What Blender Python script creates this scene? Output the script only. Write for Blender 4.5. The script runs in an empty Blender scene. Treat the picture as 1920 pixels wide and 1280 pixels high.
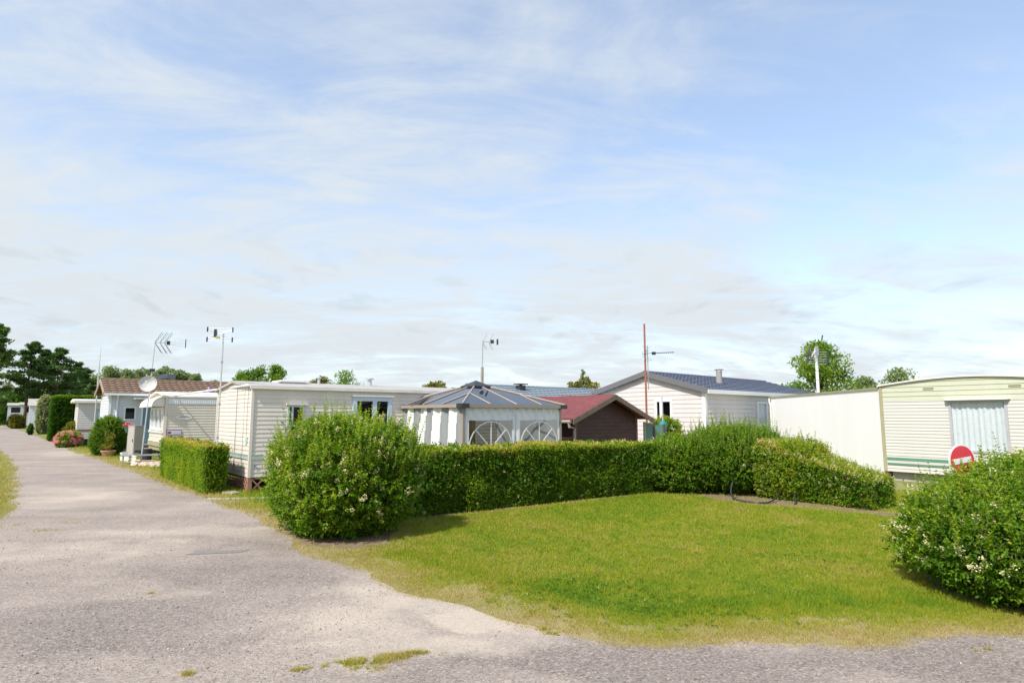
import bpy, math, random
import numpy as np
from mathutils import Vector, Matrix
random.seed(7)
rng = np.random.default_rng(7)
C = bpy.context.scene.collection
PI = math.pi
R = math.radians

# ------------------------------------------------------------------ materials
def newmat(name):
    m = bpy.data.materials.new(name); m.use_nodes = True
    nt = m.node_tree
    b = nt.nodes['Principled BSDF']
    return m, nt, b

def N(nt, typ, **kw):
    n = nt.nodes.new(typ)
    for k, v in kw.items():
        if k in n.inputs.keys(): n.inputs[k].default_value = v
        else: setattr(n, k, v)
    return n

def ramp(nt, stops, fac=None):
    n = nt.nodes.new('ShaderNodeValToRGB')
    el = n.color_ramp.elements
    while len(el) > 1: el.remove(el[-1])
    el[0].position = stops[0][0]; el[0].color = (*stops[0][1], 1)
    for p, c in stops[1:]:
        e = el.new(p); e.color = (*c, 1)
    if fac is not None: nt.links.new(fac, n.inputs['Fac'])
    return n

def wpos(nt):
    return nt.nodes.new('ShaderNodeNewGeometry').outputs['Position']

def noise(nt, scale, detail=4, rough=.55, vec=None, dist=0):
    n = nt.nodes.new('ShaderNodeTexNoise')
    n.inputs['Scale'].default_value = scale; n.inputs['Detail'].default_value = detail
    n.inputs['Roughness'].default_value = rough; n.inputs['Distortion'].default_value = dist
    nt.links.new(vec if vec is not None else wpos(nt), n.inputs['Vector'])
    return n.outputs['Fac']

def mathn(nt, op, a, b=None, clamp=False):
    n = nt.nodes.new('ShaderNodeMath'); n.operation = op; n.use_clamp = clamp
    for i, v in enumerate((a, b)):
        if v is None: continue
        if isinstance(v, (int, float)): n.inputs[i].default_value = v
        else: nt.links.new(v, n.inputs[i])
    return n.outputs[0]

def mixc(nt, fac, a, b):
    n = nt.nodes.new('ShaderNodeMix'); n.data_type = 'RGBA'
    for s, v in ((n.inputs[0], fac), (n.inputs[6], a), (n.inputs[7], b)):
        if isinstance(v, (int, float)): s.default_value = v
        elif isinstance(v, tuple): s.default_value = (*v, 1)
        else: nt.links.new(v, s)
    return n.outputs[2]

def bump(nt, b, h, strength=.3, dist=.01):
    n = nt.nodes.new('ShaderNodeBump')
    n.inputs['Strength'].default_value = strength; n.inputs['Distance'].default_value = dist
    nt.links.new(h, n.inputs['Height']); nt.links.new(n.outputs[0], b.inputs['Normal'])

def plain(name, col, rough=.5, var=.12, scale=3, metal=0, spec=.5, streak=False, fine=None, dirt=None):
    """painted / moulded surface with gentle weathering"""
    m, nt, b = newmat(name)
    vec = None
    if streak:
        mp = nt.nodes.new('ShaderNodeMapping'); mp.inputs['Scale'].default_value = (1, 1, .18)
        nt.links.new(wpos(nt), mp.inputs['Vector']); vec = mp.outputs[0]
    f = noise(nt, scale, 6, .65, vec)
    lo = tuple(c*(1-var) for c in col) if dirt is None else dirt
    hi = tuple(min(1, c*(1+var*.5)) for c in col)
    r = ramp(nt, [(.3, lo), (.55, col), (.75, hi)], f)
    nt.links.new(r.outputs[0], b.inputs['Base Color'])
    b.inputs['Roughness'].default_value = rough; b.inputs['Metallic'].default_value = metal
    b.inputs['Specular IOR Level'].default_value = spec
    if fine: bump(nt, b, noise(nt, fine, 3), .25, .004)
    return m

M = {}
M['cream'] = plain('cream_siding', (.70, .63, .545), .42, .08, 2.2, streak=True)
M['cream2'] = plain('sand_siding', (.65, .585, .49), .45, .08, 2.2, streak=True)
M['pink'] = plain('pale_pink_siding', (.62, .565, .545), .45, .06, 2, streak=True)
M['white_siding'] = plain('bluish_white_siding', (.60, .635, .66), .45, .07, 2, streak=True)
M['green_siding'] = plain('ivory_siding', (.58, .56, .51), .45, .06, 2, streak=True)
M['sage'] = plain('sage_green_siding', (.52, .53, .40), .45, .06, 2, streak=True)
M['stripe_green'] = plain('green_stripe', (.11, .25, .18), .45)
M['stripe_mint'] = plain('mint_stripe', (.43, .52, .46), .45)
M['stripe_teal'] = plain('faded_teal_stripe', (.30, .38, .345), .45)
M['white'] = plain('white_paint', (.80, .80, .79), .4, .05)
M['white_panel'] = plain('white_panel', (.88, .86, .845), .5, .035, 1.2, streak=True)
M['offwhite'] = plain('offwhite_trim', (.74, .70, .62), .45, .1)
M['roof_white'] = plain('weathered_roof_sheet', (.42, .39, .35), .55, .2, 1.5)
M['olive_trim'] = plain('olive_trim', (.36, .33, .19), .5)
M['blueframe'] = plain('pale_blue_frame', (.50, .58, .68), .4, .05)
M['greyframe'] = plain('grey_frame', (.42, .42, .44), .4)
M['teal_door'] = plain('teal_door', (.13, .26, .31), .45, .08)
M['bluegrey_door'] = plain('bluegrey_door', (.13, .18, .25), .45, .08)
M['dark'] = plain('dark_rubber', (.015, .015, .016), .6)
M['black_metal'] = plain('black_metal', (.03, .032, .035), .4)
M['grey_metal'] = plain('galvanised_metal', (.42, .43, .43), .4, .2, 12, metal=.6)
M['lt_metal'] = plain('light_metal', (.62, .62, .62), .35, .15, 12, metal=.5)
M['rust'] = plain('rust_painted_metal', (.33, .105, .06), .55, .3, 14)
M['cabinet'] = plain('grey_beige_cabinet', (.44, .40, .37), .55, .08)
M['brownwood'] = plain('red_brown_wood', (.16, .055, .035), .6, .35, 6)
M['barge'] = plain('weathered_barge_board', (.16, .11, .08), .7, .35, 9, fine=60)
M['lattice'] = plain('lattice_wood', (.34, .17, .12), .7, .35, 10)
M['taupe'] = plain('taupe_aluminium', (.33, .27, .22), .4, .08)
M['taupe_lt'] = plain('pale_rib', (.36, .31, .28), .4, .08)
M['fabric_w'] = plain('white_tarpaulin', (.78, .78, .77), .5, .06, 3)
M['fabric_g'] = plain('grey_curtain', (.25, .26, .262), .7, .08, 3)
M['fabric_wl'] = plain('white_curtain', (.72, .72, .69), .7, .05, 3)
M['fabric_tan'] = plain('tan_curtain', (.40, .28, .15), .8, .15, 3)
M['teal_fabric'] = plain('teal_fabric', (.01, .20, .19), .6, .15, 8)
M['purple'] = plain('purple_fabric', (.36, .20, .55), .6, .1)
M['grey_tile'] = plain('bluegrey_tile', (.115, .13, .175), .5, .18, 5)
M['grey_tile2'] = plain('pale_bluegrey_tile', (.22, .26, .29), .45, .2, 5)
M['brown_tile'] = plain('brown_tile', (.21, .135, .085), .7, .3, 4)
M['soffit'] = plain('tan_gable', (.36, .26, .18), .6, .15)
M['grey_trim'] = plain('grey_barge', (.145, .14, .15), .5, .06)
M['grey_slab'] = plain('slate_roof_edge', (.10, .12, .15), .5)
M['concrete'] = plain('concrete', (.42, .39, .34), .85, .25, 5, fine=70)
M['flue'] = plain('grey_flue', (.30, .285, .27), .6, .2, 6)
M['terracotta'] = plain('terracotta', (.42, .24, .16), .75, .2, 9)
M['stone'] = plain('pale_stone', (.60, .47, .37), .85, .35, 9, fine=40)
M['postwood'] = plain('old_wooden_post', (.28, .24, .19), .75, .3, 9)
M['brown_post'] = plain('brown_post', (.12, .05, .035), .65, .25, 9)
M['bark'] = plain('bark', (.10, .07, .05), .9, .35, 7, fine=30)
M['pinebark'] = plain('pine_bark', (.13, .075, .055), .9, .35, 5, fine=30)
M['twig'] = plain('twig', (.17, .12, .07), .85, .3, 9)
M['screen_green'] = plain('green_screen', (.10, .21, .17), .5, .12)
M['blue_bin'] = plain('blue_plastic', (.05, .18, .45), .5)
M['sign_red'] = plain('sign_red', (.66, .05, .07), .45, .06, 6)
M['sign_white'] = plain('sign_white', (.80, .78, .76), .45, .05, 6)
M['plate_mint'] = plain('mint_plate', (.55, .74, .70), .5)
M['mark_teal'] = plain('teal_mark', (.15, .42, .42), .5)
M['mark_blue'] = plain('blue_mark', (.04, .15, .36), .5)
M['mark_grey'] = plain('grey_mark', (.25, .27, .28), .5)
M['plate_lilac'] = plain('lilac_plate', (.60, .52, .62), .5)
M['plate_edge'] = plain('plum_edge', (.13, .08, .12), .5)
M['maroon'] = plain('maroon_band', (.25, .10, .10), .5)
M['curtain'] = plain('net_curtain', (.66, .69, .70), .8, .1, 14)
M['soil'] = plain('soil', (.21, .145, .09), .95, .4, 9, fine=50)
M['hosepipe'] = plain('black_hose', (.035, .035, .037), .4)
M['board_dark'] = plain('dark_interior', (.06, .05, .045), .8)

def wood_boards():
    m, nt, b = newmat('dark_stained_boards')
    mp = nt.nodes.new('ShaderNodeMapping'); mp.inputs['Scale'].default_value = (1.2, 1.2, 16)
    nt.links.new(wpos(nt), mp.inputs['Vector'])
    f = noise(nt, 1.6, 6, .7, mp.outputs[0])
    r = ramp(nt, [(.3, (.034, .013, .010)), (.55, (.072, .027, .019)), (.8, (.115, .05, .036))], f)
    nt.links.new(r.outputs[0], b.inputs['Base Color']); b.inputs['Roughness'].default_value = .65
    return m
M['boards'] = wood_boards()

def felt():
    m, nt, b = newmat('red_roofing_felt')
    f = noise(nt, 4, 6, .7); g = noise(nt, 160, 2)
    r = ramp(nt, [(.3, (.13, .04, .04)), (.55, (.205, .05, .05)), (.8, (.27, .09, .085))], f)
    r2 = ramp(nt, [(.35, (.6, .6, .6)), (.7, (1.15, 1.15, 1.15))], g)
    n = nt.nodes.new('ShaderNodeMix'); n.data_type = 'RGBA'; n.blend_type = 'MULTIPLY'; n.inputs[0].default_value = 1
    nt.links.new(r.outputs[0], n.inputs[6]); nt.links.new(r2.outputs[0], n.inputs[7])
    nt.links.new(n.outputs[2], b.inputs['Base Color']); b.inputs['Roughness'].default_value = .85
    bump(nt, b, g, .4, .004)
    return m
M['felt'] = felt()

def glass(name, tint=(.75, .8, .82), refl=.12):
    m, nt, b = newmat(name); nt.nodes.remove(b)
    out = nt.nodes['Material Output']
    t = nt.nodes.new('ShaderNodeBsdfTransparent'); t.inputs[0].default_value = (*tint, 1)
    g = nt.nodes.new('ShaderNodeBsdfGlossy'); g.inputs['Roughness'].default_value = .03
    lw = nt.nodes.new('ShaderNodeLayerWeight'); lw.inputs[0].default_value = .5
    f = mathn(nt, 'ADD', mathn(nt, 'MULTIPLY', mathn(nt, 'POWER', lw.outputs['Facing'], 3.0), .7), refl)
    mx = nt.nodes.new('ShaderNodeMixShader')
    nt.links.new(f, mx.inputs[0]); nt.links.new(t.outputs[0], mx.inputs[1]); nt.links.new(g.outputs[0], mx.inputs[2])
    nt.links.new(mx.outputs[0], out.inputs[0])
    return m
M['glass'] = glass('window_glass', (.93,.95,.96), .06)
M['film'] = glass('clear_plastic_film', (.80, .80, .78), .05)
M['poly'] = glass('smoked_polycarbonate', (.30, .315, .35), .12)
M['smoke_glass'] = glass('smoked_glass', (.30, .32, .35), .03)

def leafmat(name, stops, trans=.42, rough=.5):
    m, nt, b = newmat(name)
    a = nt.nodes.new('ShaderNodeAttribute'); a.attribute_name = 'tint'
    r = ramp(nt, stops, a.outputs['Fac'])
    nt.links.new(r.outputs[0], b.inputs['Base Color']); b.inputs['Roughness'].default_value = rough
    b.inputs['Specular IOR Level'].default_value = .22
    t = nt.nodes.new('ShaderNodeBsdfTranslucent')
    mul = nt.nodes.new('ShaderNodeMix'); mul.data_type = 'RGBA'; mul.blend_type = 'MULTIPLY'; mul.inputs[0].default_value = 1
    mul.inputs[7].default_value = (1.5, 1.45, .7, 1)
    nt.links.new(r.outputs[0], mul.inputs[6]); nt.links.new(mul.outputs[2], t.inputs[0])
    mx = nt.nodes.new('ShaderNodeMixShader'); mx.inputs[0].default_value = trans
    nt.links.new(b.outputs[0], mx.inputs[1]); nt.links.new(t.outputs[0], mx.inputs[2])
    nt.links.new(mx.outputs[0], nt.nodes['Material Output'].inputs[0])
    return m
PRIV = [(0, (.036, .098, .007)), (.4, (.115, .245, .012)), (.72, (.27, .375, .018)), (.9, (.40, .40, .04)), (1, (.50, .40, .12))]
M['leaf'] = leafmat('privet_leaf', PRIV)
M['leaf_dark'] = leafmat('dark_hedge_leaf', [(0, (.018, .058, .006)), (.5, (.05, .13, .01)), (1, (.16, .27, .016))])
M['leaf_tree'] = leafmat('broad_tree_leaf', [(0, (.05, .115, .015)), (.5, (.13, .245, .028)), (1, (.30, .40, .05))])
M['leaf_far'] = leafmat('far_tree_leaf', [(0, (.14, .20, .10)), (.5, (.235, .31, .16)), (1, (.36, .42, .23))])
M['leaf_yel'] = leafmat('yellowish_leaf', [(0, (.09, .11, .015)), (.5, (.20, .20, .03)), (1, (.36, .30, .06))])
M['leaf_grey'] = leafmat('variegated_leaf', [(0, (.09, .13, .05)), (.5, (.22, .27, .14)), (1, (.45, .44, .28))])
M['needle'] = leafmat('pine_needle', [(0, (.045, .10, .034)), (.5, (.11, .20, .05)), (1, (.24, .35, .07))], .2)
M['blossom'] = leafmat('cream_blossom', [(0, (.47, .42, .19)), (.5, (.68, .62, .36)), (1, (.76, .72, .52))], .3)
M['pinkflower'] = leafmat('pink_flower', [(0, (.70, .10, .27)), (.5, (.80, .30, .42)), (1, (.82, .55, .48))], .3)
GR = [(0, (.050, .150, .010)), (.3, (.165, .268, .012)), (.6, (.31, .325, .018)), (.78, (.40, .325, .10)), (1, (.52, .405, .24))]
M['grass'] = leafmat('grass_blade', GR, .3, .55)

def ground_mat(name, stops):
    m, nt, b = newmat(name)
    f = noise(nt, .55, 5, .6); g = noise(nt, 75, 5, .75)
    s = mathn(nt, 'ADD', mathn(nt, 'MULTIPLY', f, .35), mathn(nt, 'MULTIPLY', g, .65))
    r = ramp(nt, stops, s)
    nt.links.new(r.outputs[0], b.inputs['Base Color']); b.inputs['Roughness'].default_value = .95
    bump(nt, b, g, .5, .02)
    return m
M['turf'] = ground_mat('turf', [(.34, (.11, .12, .035)), (.46, (.175, .185, .055)), (.54, (.225, .22, .075)), (.66, (.29, .26, .12))])
M['dry_turf'] = ground_mat('dry_turf', [(.34, (.12, .10, .03)), (.46, (.23, .185, .065)), (.54, (.32, .26, .13)), (.66, (.42, .35, .24))])

def road_mat(blobs):
    m, nt, b = newmat('worn_gravel_asphalt')
    P = wpos(nt)
    wob = noise(nt, .9, 4, .6, P)
    sep = nt.nodes.new('ShaderNodeSeparateXYZ'); nt.links.new(P, sep.inputs[0])
    wx = mathn(nt, 'ADD', sep.outputs[0], mathn(nt, 'MULTIPLY', mathn(nt, 'SUBTRACT', wob, .5), 1.8))
    wy = mathn(nt, 'ADD', sep.outputs[1], mathn(nt, 'MULTIPLY', mathn(nt, 'SUBTRACT', noise(nt, 1.3, 4, .6, P), .5), 1.5))
    acc = None
    for (x, y, rx, ry, ang, w) in blobs:
        ca, sa = math.cos(R(ang)), math.sin(R(ang))
        dx = mathn(nt, 'SUBTRACT', wx, x); dy = mathn(nt, 'SUBTRACT', wy, y)
        lx = mathn(nt, 'MULTIPLY', mathn(nt, 'ADD', mathn(nt, 'MULTIPLY', dx, ca), mathn(nt, 'MULTIPLY', dy, sa)), 1/rx)
        ly = mathn(nt, 'MULTIPLY', mathn(nt, 'SUBTRACT', mathn(nt, 'MULTIPLY', dy, ca), mathn(nt, 'MULTIPLY', dx, sa)), 1/ry)
        q = mathn(nt, 'ADD', mathn(nt, 'MULTIPLY', lx, lx), mathn(nt, 'MULTIPLY', ly, ly))
        g = mathn(nt, 'MULTIPLY', mathn(nt, 'SUBTRACT', 1, q, True), w)
        acc = g if acc is None else mathn(nt, 'ADD', acc, g)
    big = noise(nt, .7, 6, .62, P)
    st = nt.nodes.new('ShaderNodeMapping'); st.inputs['Rotation'].default_value = (0, 0, R(-50)); st.inputs['Scale'].default_value = (.35, 1.8, 1)
    nt.links.new(P, st.inputs['Vector'])
    stk = noise(nt, .8, 5, .6, st.outputs[0])
    sand = mathn(nt, 'ADD', mathn(nt, 'MULTIPLY', mathn(nt, 'SUBTRACT', big, .5), 1.2), mathn(nt, 'MULTIPLY', mathn(nt, 'SUBTRACT', stk, .5), .8))
    sand = mathn(nt, 'ADD', mathn(nt, 'ADD', sand, acc), .42, True)
    base = ramp(nt, [(0, (.235, .198, .174)), (.35, (.292, .247, .215)), (.7, (.368, .308, .260)), (1, (.45, .378, .308))], sand).outputs[0]
    # aggregate: stones of different tone
    v = nt.nodes.new('ShaderNodeTexVoronoi'); v.inputs['Scale'].default_value = 70; nt.links.new(P, v.inputs['Vector'])
    hs = nt.nodes.new('ShaderNodeSeparateColor'); nt.links.new(v.outputs['Color'], hs.inputs[0])
    tone = ramp(nt, [(0, (.55, .53, .51)), (.25, (.84, .83, .82)), (.7, (1.05, 1.04, 1.02)), (.92, (1.28, 1.25, 1.21)), (1, (1.65, 1.61, 1.54))], hs.outputs[0]).outputs[0]
    fine = ramp(nt, [(.3, (.70, .69, .69)), (.5, (1, 1, 1)), (.72, (1.28, 1.27, 1.25))], noise(nt, 210, 3, .7, P)).outputs[0]
    amt = mathn(nt, 'SUBTRACT', 1.0, mathn(nt, 'MULTIPLY', sand, .75), True)
    def mul(a, c, f):
        n = nt.nodes.new('ShaderNodeMix'); n.data_type = 'RGBA'; n.blend_type = 'MULTIPLY'
        if isinstance(f, float): n.inputs[0].default_value = f
        else: nt.links.new(f, n.inputs[0])
        nt.links.new(a, n.inputs[6]); nt.links.new(c, n.inputs[7]); return n.outputs[2]
    col = mul(mul(base, tone, amt), fine, .55)
    nt.links.new(col, b.inputs['Base Color']); b.inputs['Roughness'].default_value = .92
    b.inputs['Specular IOR Level'].default_value = .25
    h = mathn(nt, 'ADD', mathn(nt, 'MULTIPLY', v.outputs['Distance'], 1.0), noise(nt, 120, 3, .7, P))
    bump(nt, b, h, .55, .006)
    return m

# ------------------------------------------------------------------ mesh building
ORG = {}
class MB:
    def __init__(s): s.v = []; s.f = []; s.mi = []; s.cur = 0
    def face(s, pts):
        i = len(s.v); s.v.extend(Vector(p) for p in pts); s.f.append(tuple(range(i, i+len(pts)))); s.mi.append(s.cur); return s
    def mesh(s, verts, faces):
        i = len(s.v); s.v.extend(Vector(p) for p in verts)
        for f in faces: s.f.append(tuple(i+k for k in f)); s.mi.append(s.cur)
        return s
    def hexa(s, b, t):   # 4 bottom, 4 top points ccw
        return s.mesh(list(b)+list(t), [(3,2,1,0), (4,5,6,7), (0,1,5,4), (1,2,6,5), (2,3,7,6), (3,0,4,7)])
    def box(s, x0, x1, y0, y1, z0, z1):
        return s.hexa([(x0,y0,z0),(x1,y0,z0),(x1,y1,z0),(x0,y1,z0)], [(x0,y0,z1),(x1,y0,z1),(x1,y1,z1),(x0,y1,z1)])
    def fbox(s, fr, a0, a1, b0, b1, z0, z1):
        p = fr.p
        q = [(a0,b0),(a1,b0),(a1,b1),(a0,b1)]
        return s.hexa([p(a,b,z0) for a,b in q], [p(a,b,z1) for a,b in q])
    def tube(s, pts, rad, n=8, caps=True):
        pts = [Vector(p) for p in pts]
        if not hasattr(rad, '__len__'): rad = [rad]*len(pts)
        ring = []
        up = None
        for i, p in enumerate(pts):
            d = (pts[min(i+1,len(pts)-1)]-pts[max(i-1,0)]).normalized()
            if up is None: up = d.orthogonal().normalized()
            a = (up - d*up.dot(d)).normalized(); up = a; c = d.cross(a)
            ring.append([p + (a*math.cos(2*PI*k/n)+c*math.sin(2*PI*k/n))*rad[i] for k in range(n)])
        vs = [q for r in ring for q in r]; fs = []
        for i in range(len(pts)-1):
            for k in range(n):
                k2 = (k+1) % n
                fs.append((i*n+k, i*n+k2, (i+1)*n+k2, (i+1)*n+k))
        if caps: fs.append(tuple(range(n-1,-1,-1))); fs.append(tuple((len(pts)-1)*n+k for k in range(n)))
        return s.mesh(vs, fs)
    def lathe(s, c, prof, n=20, axis=None, closed=True):
        c = Vector(c); ax = Vector(axis or (0,0,1)).normalized(); a = ax.orthogonal().normalized(); b = ax.cross(a)
        vs = []; fs = []
        for r, h in prof:
            for k in range(n):
                t = 2*PI*k/n; vs.append(c + ax*h + (a*math.cos(t)+b*math.sin(t))*r)
        for i in range(len(prof)-1):
            for k in range(n):
                k2 = (k+1) % n; fs.append((i*n+k, i*n+k2, (i+1)*n+k2, (i+1)*n+k))
        if closed: fs.append(tuple(range(n-1,-1,-1))); fs.append(tuple((len(prof)-1)*n+k for k in range(n)))
        return s.mesh(vs, fs)
    def build(s, name, mat, parent=None, smooth=False, loc=None):
        org = ORG[parent.name] if parent is not None else Vector(loc or (0,0,0))
        me = bpy.data.meshes.new(name)
        me.from_pydata([tuple(v-org) for v in s.v], [], s.f)
        mats = mat if isinstance(mat, (list, tuple)) else [mat]
        for m in mats: me.materials.append(m)
        if len(mats) > 1: me.polygons.foreach_set('material_index', s.mi)
        if smooth: me.polygons.foreach_set('use_smooth', [True]*len(me.polygons))
        me.update()
        o = bpy.data.objects.new(name, me); C.objects.link(o)
        if parent is not None: o.parent = parent
        else: o.location = org
        ORG[o.name] = org
        return o

def tag(o, label=None, cat=None, group=None, kind=None):
    if label: o['label'] = label
    if cat: o['category'] = cat
    if group: o['group'] = group
    if kind: o['kind'] = kind
    return o

def thing(name, label, cat, loc, group=None):
    o = bpy.data.objects.new(name, None); C.objects.link(o); o.location = loc
    o.empty_display_size = .3
    ORG[o.name] = Vector(loc)
    return tag(o, label, cat, group)

class Fr:   # frame: a along dir1, b along dir2 (left of it), z up
    def __init__(s, x, y, deg):   # deg: right of straight ahead (+Y)
        s.o = Vector((x, y, 0)); t = R(deg)
        s.u = Vector((math.sin(t), math.cos(t), 0)); s.v = Vector((-math.cos(t), math.sin(t), 0))
    def p(s, a, b, z): 
        q = s.o + s.u*a + s.v*b; return Vector((q.x, q.y, z))

class Wl:   # wall frame: a along wall, b outward
    def __init__(s, P0, P1):
        P0 = Vector((P0[0], P0[1], 0)); P1 = Vector((P1[0], P1[1], 0))
        s.o = P0; d = P1-P0; s.L = d.length; s.u = d.normalized(); s.v = Vector((s.u.y, -s.u.x, 0))
    def p(s, a, b, z):
        q = s.o + s.u*a + s.v*b; return Vector((q.x, q.y, z))

def siding(mb, w, z0, zt, bh, ops=(), prof=.013, s0=0, s1=None):
    """lapped boards on wall w from z0 up to zt (number or function of s)"""
    L = w.L if s1 is None else s1
    fn = zt if callable(zt) else None
    S = [s0+(L-s0)*i/240 for i in range(241)]
    zmax = max(fn(s) for s in S) if fn else zt
    def rng_at(z):
        if not fn: return (s0, L)
        ok = [s for s in S if fn(s) >= z-1e-6]
        return (ok[0], ok[-1]) if ok else None
    z = z0
    while z < zmax-1e-4:
        zb = min(z+bh, zmax)
        br = sorted({z, zb} | {z+bh*q for q in (.16,.5) if z+bh*q < zb-1e-3} | {e for o in ops for e in (o[2], o[3]) if z+1e-4 < e < zb-1e-4})
        for c, d in zip(br[:-1], br[1:]):
            r0 = rng_at(c); r1 = rng_at(d)
            if r0 is None: continue
            if r1 is None: m_ = (r0[0]+r0[1])/2; r1 = (m_, m_)
            cuts = sorted((o[0], o[1]) for o in ops if o[2] < d-1e-4 and o[3] > c+1e-4)
            segs = []; a = None
            cur0, cur1 = r0[0], r1[0]
            for (p, q) in cuts:
                if p > max(cur0, cur1): segs.append((cur0, p, cur1, p))
                cur0 = cur1 = q
            if r0[1] > cur0: segs.append((cur0, r0[1], cur1, max(r1[1], cur1)))
            oc = .002+prof*np.interp((c-z)/bh, (0,.16,.5,1), (1,.95,.5,0)); od = .002+prof*np.interp((d-z)/bh, (0,.16,.5,1), (1,.95,.5,0))
            for (a0, a1, b0, b1) in segs:
                mb.face([w.p(a0,oc,c), w.p(a1,oc,c), w.p(b1,od,d), w.p(b0,od,d)])
                if abs(c-z) < 1e-5:
                    mb.face([w.p(a0,0,c), w.p(a1,0,c), w.p(a1,oc,c), w.p(a0,oc,c)])
        z += bh
    return mb

def window(parent, w, s0, s1, z0, z1, fm, gm, fw=.05, proud=.035, mull=(), rails=(), curtain=None, depth=.06, interior=True, name='window'):
    m = MB()
    m.fbox(w, s0-.01, s0+fw, -depth, proud, z0-.01, z1+.01)
    m.fbox(w, s1-fw, s1+.01, -depth, proud, z0-.01, z1+.01)
    m.fbox(w, s0+fw, s1-fw, -depth, proud-.002, z1-fw, z1+.01)
    m.fbox(w, s0+fw, s1-fw, -depth, proud-.002, z0-.01, z0+fw)
    for x in mull: m.fbox(w, x-fw*.6, x+fw*.6, -depth*.8, proud-.006, z0+fw, z1-fw)
    for z in rails: m.fbox(w, s0+fw, s1-fw, -depth*.8, proud-.008, z-fw*.4, z+fw*.4)
    f = m.build(name, fm, parent)
    g = MB(); g.face([w.p(s0+fw,.004,z0+fw), w.p(s1-fw,.004,z0+fw), w.p(s1-fw,.004,z1-fw), w.p(s0+fw,.004,z1-fw)])
    g.build('pane', gm, f)
    if curtain:
        c = MB(); n = 60; vs = []; fs = []
        for j in range(n+1):
            s = s0+.01+(s1-s0-.02)*j/n; o = -.035+.014*math.sin(j*1.05)+.008*math.sin(j*.37+1)
            vs += [w.p(s,o,z0+.01), w.p(s,o,z1-.01)]
        for j in range(n): fs.append((2*j, 2*j+2, 2*j+3, 2*j+1))
        c.mesh(vs, fs); c.build('curtain', curtain, f, smooth=True)
    return f

def cross_roof(mb, fr, a0, a1, prof, th):
    """sheet roof swept along a; prof = list of (b, z) across"""
    n = len(prof)
    def ring(a): return [fr.p(a,b,z) for b,z in prof] + [fr.p(a,b,z-th) for b,z in reversed(prof)]
    A = ring(a0); B = ring(a1); k = 2*n
    vs = A+B; fs = [(i, (i+1)%k, k+(i+1)%k, k+i) for i in range(k)]
    for i in range(n-1):
        fs.append((i+1, i, k-1-i, k-2-i)); fs.append((k+i, k+i+1, k+k-2-i, k+k-1-i))
    return mb.mesh(vs, fs)

def tiles(mb, E0, E1, R0, R1, rows, tw, amp=.02, lip=.03):
    E0, E1, R0, R1 = map(Vector, (E0, E1, R0, R1))
    n = (E1-E0).cross(R0-E0).normalized()
    if n.z < 0: n = -n
    L = (E1-E0).length; nx = max(4, int(L/tw*4))
    for r in range(rows):
        t0, t1 = r/rows, (r+1)/rows
        vs = []; fs = []
        for i in range(nx+1):
            x = i/nx; wv = amp*abs(math.sin(PI*L*x/tw))
            a = E0.lerp(E1, x); b = R0.lerp(R1, x)
            p = a.lerp(b, t0); q = a.lerp(b, t1)
            vs += [p + n*.0, p+n*(wv+lip), q+n*(wv*.8+.002)]
        for i in range(nx):
            fs.append((3*i, 3*i+3, 3*i+4, 3*i+1)); fs.append((3*i+1, 3*i+4, 3*i+5, 3*i+2))
        mb.mesh(vs, fs)
    return mb

# ------------------------------------------------------------------ numpy foliage
def np_mesh(name, V, F, mat, parent=None, tint=None, loc=(0,0,0)):
    org = np.array(ORG[parent.name] if parent is not None else loc)
    V = np.asarray(V, dtype=np.float32) - org.astype(np.float32)
    F = np.asarray(F, dtype=np.int32); k = F.shape[1]
    me = bpy.data.meshes.new(name)
    me.vertices.add(len(V)); me.vertices.foreach_set('co', V.ravel())
    me.loops.add(F.size); me.loops.foreach_set('vertex_index', F.ravel())
    me.polygons.add(len(F)); me.polygons.foreach_set('loop_start', np.arange(len(F), dtype=np.int32)*k)
    me.update(calc_edges=True)
    if tint is not None:
        at = me.attributes.new('tint', 'FLOAT', 'FACE'); at.data.foreach_set('value', np.clip(tint, 0, 1).astype(np.float32))
    me.materials.append(mat)
    o = bpy.data.objects.new(name, me); C.objects.link(o)
    if parent is not None: o.parent = parent
    else: o.location = tuple(org)
    ORG[o.name] = Vector(org)
    return o

def nrm(a): return a/np.maximum(np.linalg.norm(a, axis=1, keepdims=True), 1e-9)

def leaf_geo(p, d, ln, wd, seed=0, fold=.25):
    """diamond leaves: p base, d direction; returns V, F (2 tris per leaf)"""
    g = np.random.default_rng(seed); n = len(p)
    d = nrm(d); r = g.normal(size=(n,3)); r[:,2] *= .4
    up = np.tile([0,0,1.], (n,1)) + r*.55
    s = nrm(np.cross(d, up)); nn = np.cross(s, d)
    ln = ln[:,None]; wd = wd[:,None]
    t = p + d*ln - nn*ln*.12
    m = p + d*ln*.45 + nn*wd*fold
    V = np.stack([p, m+s*wd*.5, t, m-s*wd*.5], 1).reshape(-1,3)
    b = np.arange(n)*4
    F = np.stack([np.stack([b,b+1,b+2],1), np.stack([b,b+2,b+3],1)], 1).reshape(-1,3)
    return V, F

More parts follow.
